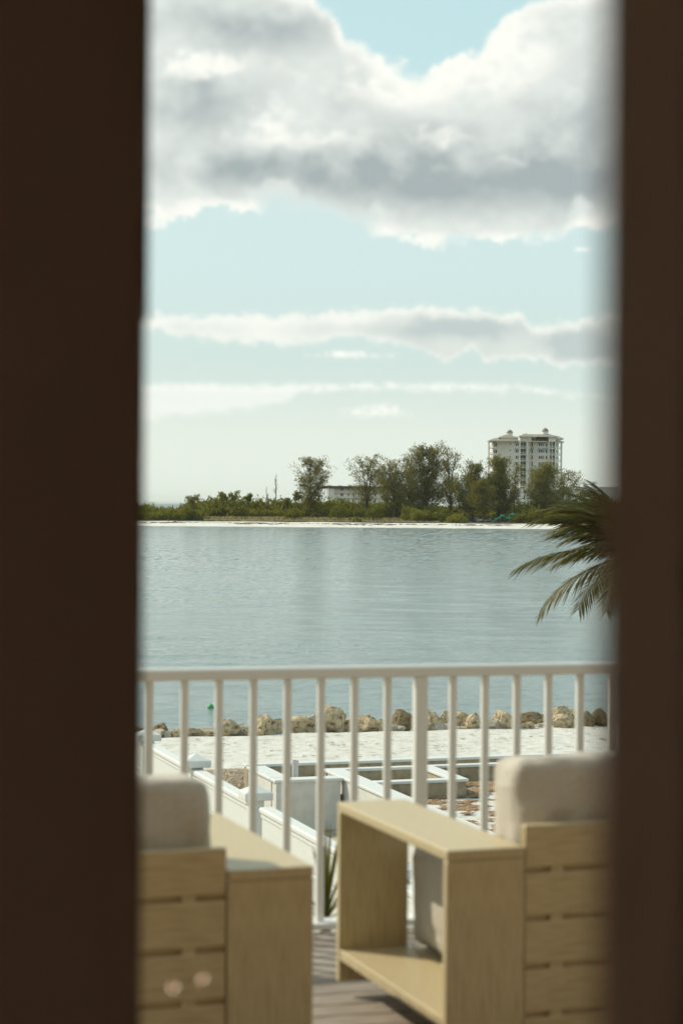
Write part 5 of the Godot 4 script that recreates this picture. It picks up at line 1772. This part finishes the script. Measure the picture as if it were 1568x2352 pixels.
# ================================================================ the house and the dark room
func build_house() -> void:
	var hb := kbasis(15.4)
	var ho := Vector3(0, 0, -2.45)
	var place := func(g: Geo) -> void: g.xf = Transform3D(hb, ho)
	# out-of-view facade with one opening, height and colour set for bounce on the chairs
	var g := Geo.new()
	place.call(g)
	g.span(Vector3(-6.5, -0.3, -0.12), Vector3(-0.75, 7.0, 0.12))
	g.span(Vector3(0.85, -0.3, -0.12), Vector3(6.5, 7.0, 0.12))
	g.span(Vector3(-0.75, 2.55, -0.12), Vector3(0.85, 7.0, 0.12))
	struct("unseen_house_wall", g, M.unseen_house_wall)
	# the room, closed on every other side
	g = Geo.new(); place.call(g)
	g.span(Vector3(-2.6, -0.12, 0.12), Vector3(2.6, 0.0, 5.2))
	struct("room_floor", g, M.room_floor)
	g = Geo.new(); place.call(g)
	g.span(Vector3(-2.6, 2.7, 0.12), Vector3(2.6, 2.85, 5.2))
	struct("room_ceiling", g, M.room_wall)
	g = Geo.new(); place.call(g)
	g.span(Vector3(-2.75, -0.12, 0.12), Vector3(-2.6, 2.85, 5.35))
	g.span(Vector3(2.6, -0.12, 0.12), Vector3(2.75, 2.85, 5.35))
	g.span(Vector3(-2.6, -0.12, 5.2), Vector3(2.6, 2.85, 5.35))
	struct("room_walls", g, M.room_wall)
	# glass in the opening
	var t := thing("glass_door", "clear glass door pane between the dark leaves, faintly mirroring a candle", "glass door", ho, hb)
	g = Geo.new()
	g.quad(Vector3(-0.72, 0.03, 0), Vector3(0.82, 0.03, 0), Vector3(0.82, 2.52, 0), Vector3(-0.72, 2.52, 0))
	obj("pane", g, M.glass, t)
	g = Geo.new()
	g.span(Vector3(-0.75, 0.0, -0.03), Vector3(-0.72, 2.55, 0.03))
	g.span(Vector3(0.82, 0.0, -0.03), Vector3(0.85, 2.55, 0.03))
	g.span(Vector3(-0.72, 2.52, -0.03), Vector3(0.82, 2.55, 0.03))
	g.span(Vector3(-0.72, 0.0, -0.03), Vector3(0.82, 0.03, 0.03))
	obj("frame", g, M.door_brown, t)
	# two dark leaves, far out of focus
	var le := at(348.0, 0.0, 2.05)
	t = thing("door_leaf", "dark brown door leaf out of focus along the left side", "door", Vector3(le.x, 0, le.z), kbasis(6.0), "dark door leaves framing the view")
	g = Geo.new()
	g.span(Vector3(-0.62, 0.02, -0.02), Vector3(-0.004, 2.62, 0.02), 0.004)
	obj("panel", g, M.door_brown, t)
	g = Geo.new()
	g.span(Vector3(-0.006, 1.872, -0.012), Vector3(-0.001, 2.62, 0.012))
	obj("edge_strip", g, M.door_brown, t)
	var re := at(1379.0, 0.0, 0.74)
	t = thing("door_leaf", "dark brown door leaf ajar along the right side, softer than the left one", "door", Vector3(re.x, 0, re.z), kbasis(-27.0), "dark door leaves framing the view")
	g = Geo.new()
	g.xf = Transform3D(Basis(Vector3.UP, deg_to_rad(90)), Vector3())
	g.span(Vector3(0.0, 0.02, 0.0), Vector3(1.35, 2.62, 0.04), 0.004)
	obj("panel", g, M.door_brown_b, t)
	# unseen candle cups and table, placed so the pane mirrors the flames
	var mirror := func(p: Vector3) -> Vector3:
		var nrm := hb * Vector3(0, 0, 1)
		return p - nrm * (2.0 * (p - ho).dot(nrm))
	var c0: Vector3 = mirror.call(at(398.0, 2268.0, 3.2))
	var c1: Vector3 = mirror.call(at(466.0, 2250.0, 3.2))
	var tt := thing("unseen_side_table", "unseen low dark side table below the view, placed to carry the mirrored candle cups", "table", Vector3((c0.x + c1.x) / 2, 0, (c0.z + c1.z) / 2))
	g = Geo.new()
	g.span(Vector3(-0.3, c0.y - 0.09, -0.22), Vector3(0.3, c0.y - 0.06, 0.22), 0.004)
	obj("table_top", g, M.room_floor, tt)
	for x in [-0.27, 0.27]:
		for z in [-0.19, 0.19]:
			g = Geo.new()
			g.span(Vector3(x - 0.02, 0, z - 0.02), Vector3(x + 0.02, c0.y - 0.092, z + 0.02))
			obj("leg", g, M.room_floor, tt)
	var k := 0
	for c in [c0, c1]:
		var cup := thing("unseen_candle_cup", ["unseen lit candle in a brass cup, placed to be mirrored low in the glass, the left one", "unseen lit candle in a brass cup, placed to be mirrored low in the glass, the right one"][k], "candle", Vector3(c.x, c0.y - 0.06, c.z), Basis(), "unseen candles mirrored in the glass")
		g = Geo.new()
		g.lathe([Vector2(0.0, 0.0), Vector2(0.03, 0.0), Vector2(0.035, 0.03), Vector2(0.03, 0.03), Vector2(0.025, 0.01)], 14)
		obj("holder", g, M.brass, cup)
		g = Geo.new()
		var y: float = c.y - c0.y + 0.06
		g.lathe([Vector2(0, y - 0.012), Vector2(0.005, y - 0.006), Vector2(0.006, y), Vector2(0.003, y + 0.009), Vector2(0, y + 0.015)], 10)
		obj("flame", g, M.bulb_glow, cup)
		var l := OmniLight3D.new()
		l.name = "unseen_candle_light"
		l.light_color = Color(1.0, 0.90, 0.80)
		l.light_energy = 0.0012
		l.light_size = 0.008
		l.omni_range = 8.0
		l.omni_attenuation = 2.0
		l.shadow_enabled = true
		cup.add_child(l)
		l.position = Vector3(0, y, 0)
		k += 1

var lamp_energy := 3.1

func build_unseen_lamp() -> void:  # out of view behind the camera, placed to light the brown door leaves
	var t := thing("unseen_floor_lamp", "unseen floor lamp with a cream drum shade behind the viewer, placed to light the door leaves", "lamp", Vector3(-1.4, 0, 1.0))
	var g := Geo.new()
	g.lathe([Vector2(0, 0), Vector2(0.15, 0), Vector2(0.15, 0.02), Vector2(0.015, 0.03), Vector2(0.012, 1.42), Vector2(0, 1.42)], 16)
	obj("stand", g, M.brass, t)
	g = Geo.new()
	g.lathe([Vector2(0.20, 1.36), Vector2(0.16, 1.66)], 20)
	var sm := mat("lamp_shade", lin(0.7, 0.62, 0.5), 0.9)
	sm.backlight_enabled = true
	sm.backlight = Color(0.8, 0.8, 0.8)
	obj("lamp_shade", g, sm, t)
	g = Geo.new()
	g.lathe([Vector2(0, 1.44), Vector2(0.03, 1.47), Vector2(0.035, 1.50), Vector2(0.03, 1.53), Vector2(0, 1.55)], 12)
	obj("bulb", g, M.bulb_glow, t)
	var l := OmniLight3D.new()
	l.name = "unseen_lamp_light"
	l.light_color = Color(1.0, 0.90, 0.80)
	l.light_energy = lamp_energy
	l.light_size = 0.03
	l.omni_range = 9.0
	l.omni_attenuation = 2.0
	l.shadow_enabled = true
	t.add_child(l)
	l.position = Vector3(0, 1.5, 0)

# ================================================================ main
func _ready() -> void:
	# camera
	var cam := Camera3D.new()
	cam.name = "camera"
	add_child(cam)
	cam.transform = Transform3D(cam_basis, EYE)
	var lens := CameraAttributesPhysical.new()
	lens.frustum_focal_length = 12.0 / (1176.0 / F)
	lens.frustum_near = 0.05
	lens.frustum_far = 30000.0
	lens.frustum_focus_distance = 140.0
	lens.exposure_aperture = 2.5
	cam.attributes = lens
	cam.current = true
	# sky and exposure
	var env := Environment.new()
	env.background_mode = Environment.BG_SKY
	env.sky = Sky.new()
	env.sky.sky_material = build_sky()
	env.background_energy_multiplier = 1.06
	env.tonemap_mode = Environment.TONE_MAPPER_LINEAR
	env.tonemap_exposure = 1.05
	env.fog_enabled = true                                             # thin sea air
	env.fog_density = 0.00004
	env.fog_light_color = Color(0.95, 0.97, 0.93)
	env.sdfgi_enabled = true
	env.ssao_enabled = true
	env.ssil_enabled = true
	var we := WorldEnvironment.new()
	we.name = "environment"
	we.environment = env
	add_child(we)
	# sun
	var sun := DirectionalLight3D.new()
	sun.name = "sun"
	sun.light_energy = 1.25
	sun.light_color = Color(1.0, 0.96, 0.87)
	sun.light_angular_distance = 0.5
	sun.shadow_enabled = true
	add_child(sun)
	sun.basis = Basis.looking_at(-sun_dir())
	# the place
	materials()
	build_setting()
	build_house()
	build_unseen_lamp()
	build_tower()
	build_far_buildings()
	build_garden()
	build_deck()
	build_rocks()
	build_palm()
	build_young_palm()
	build_trees()
	build_far_things()
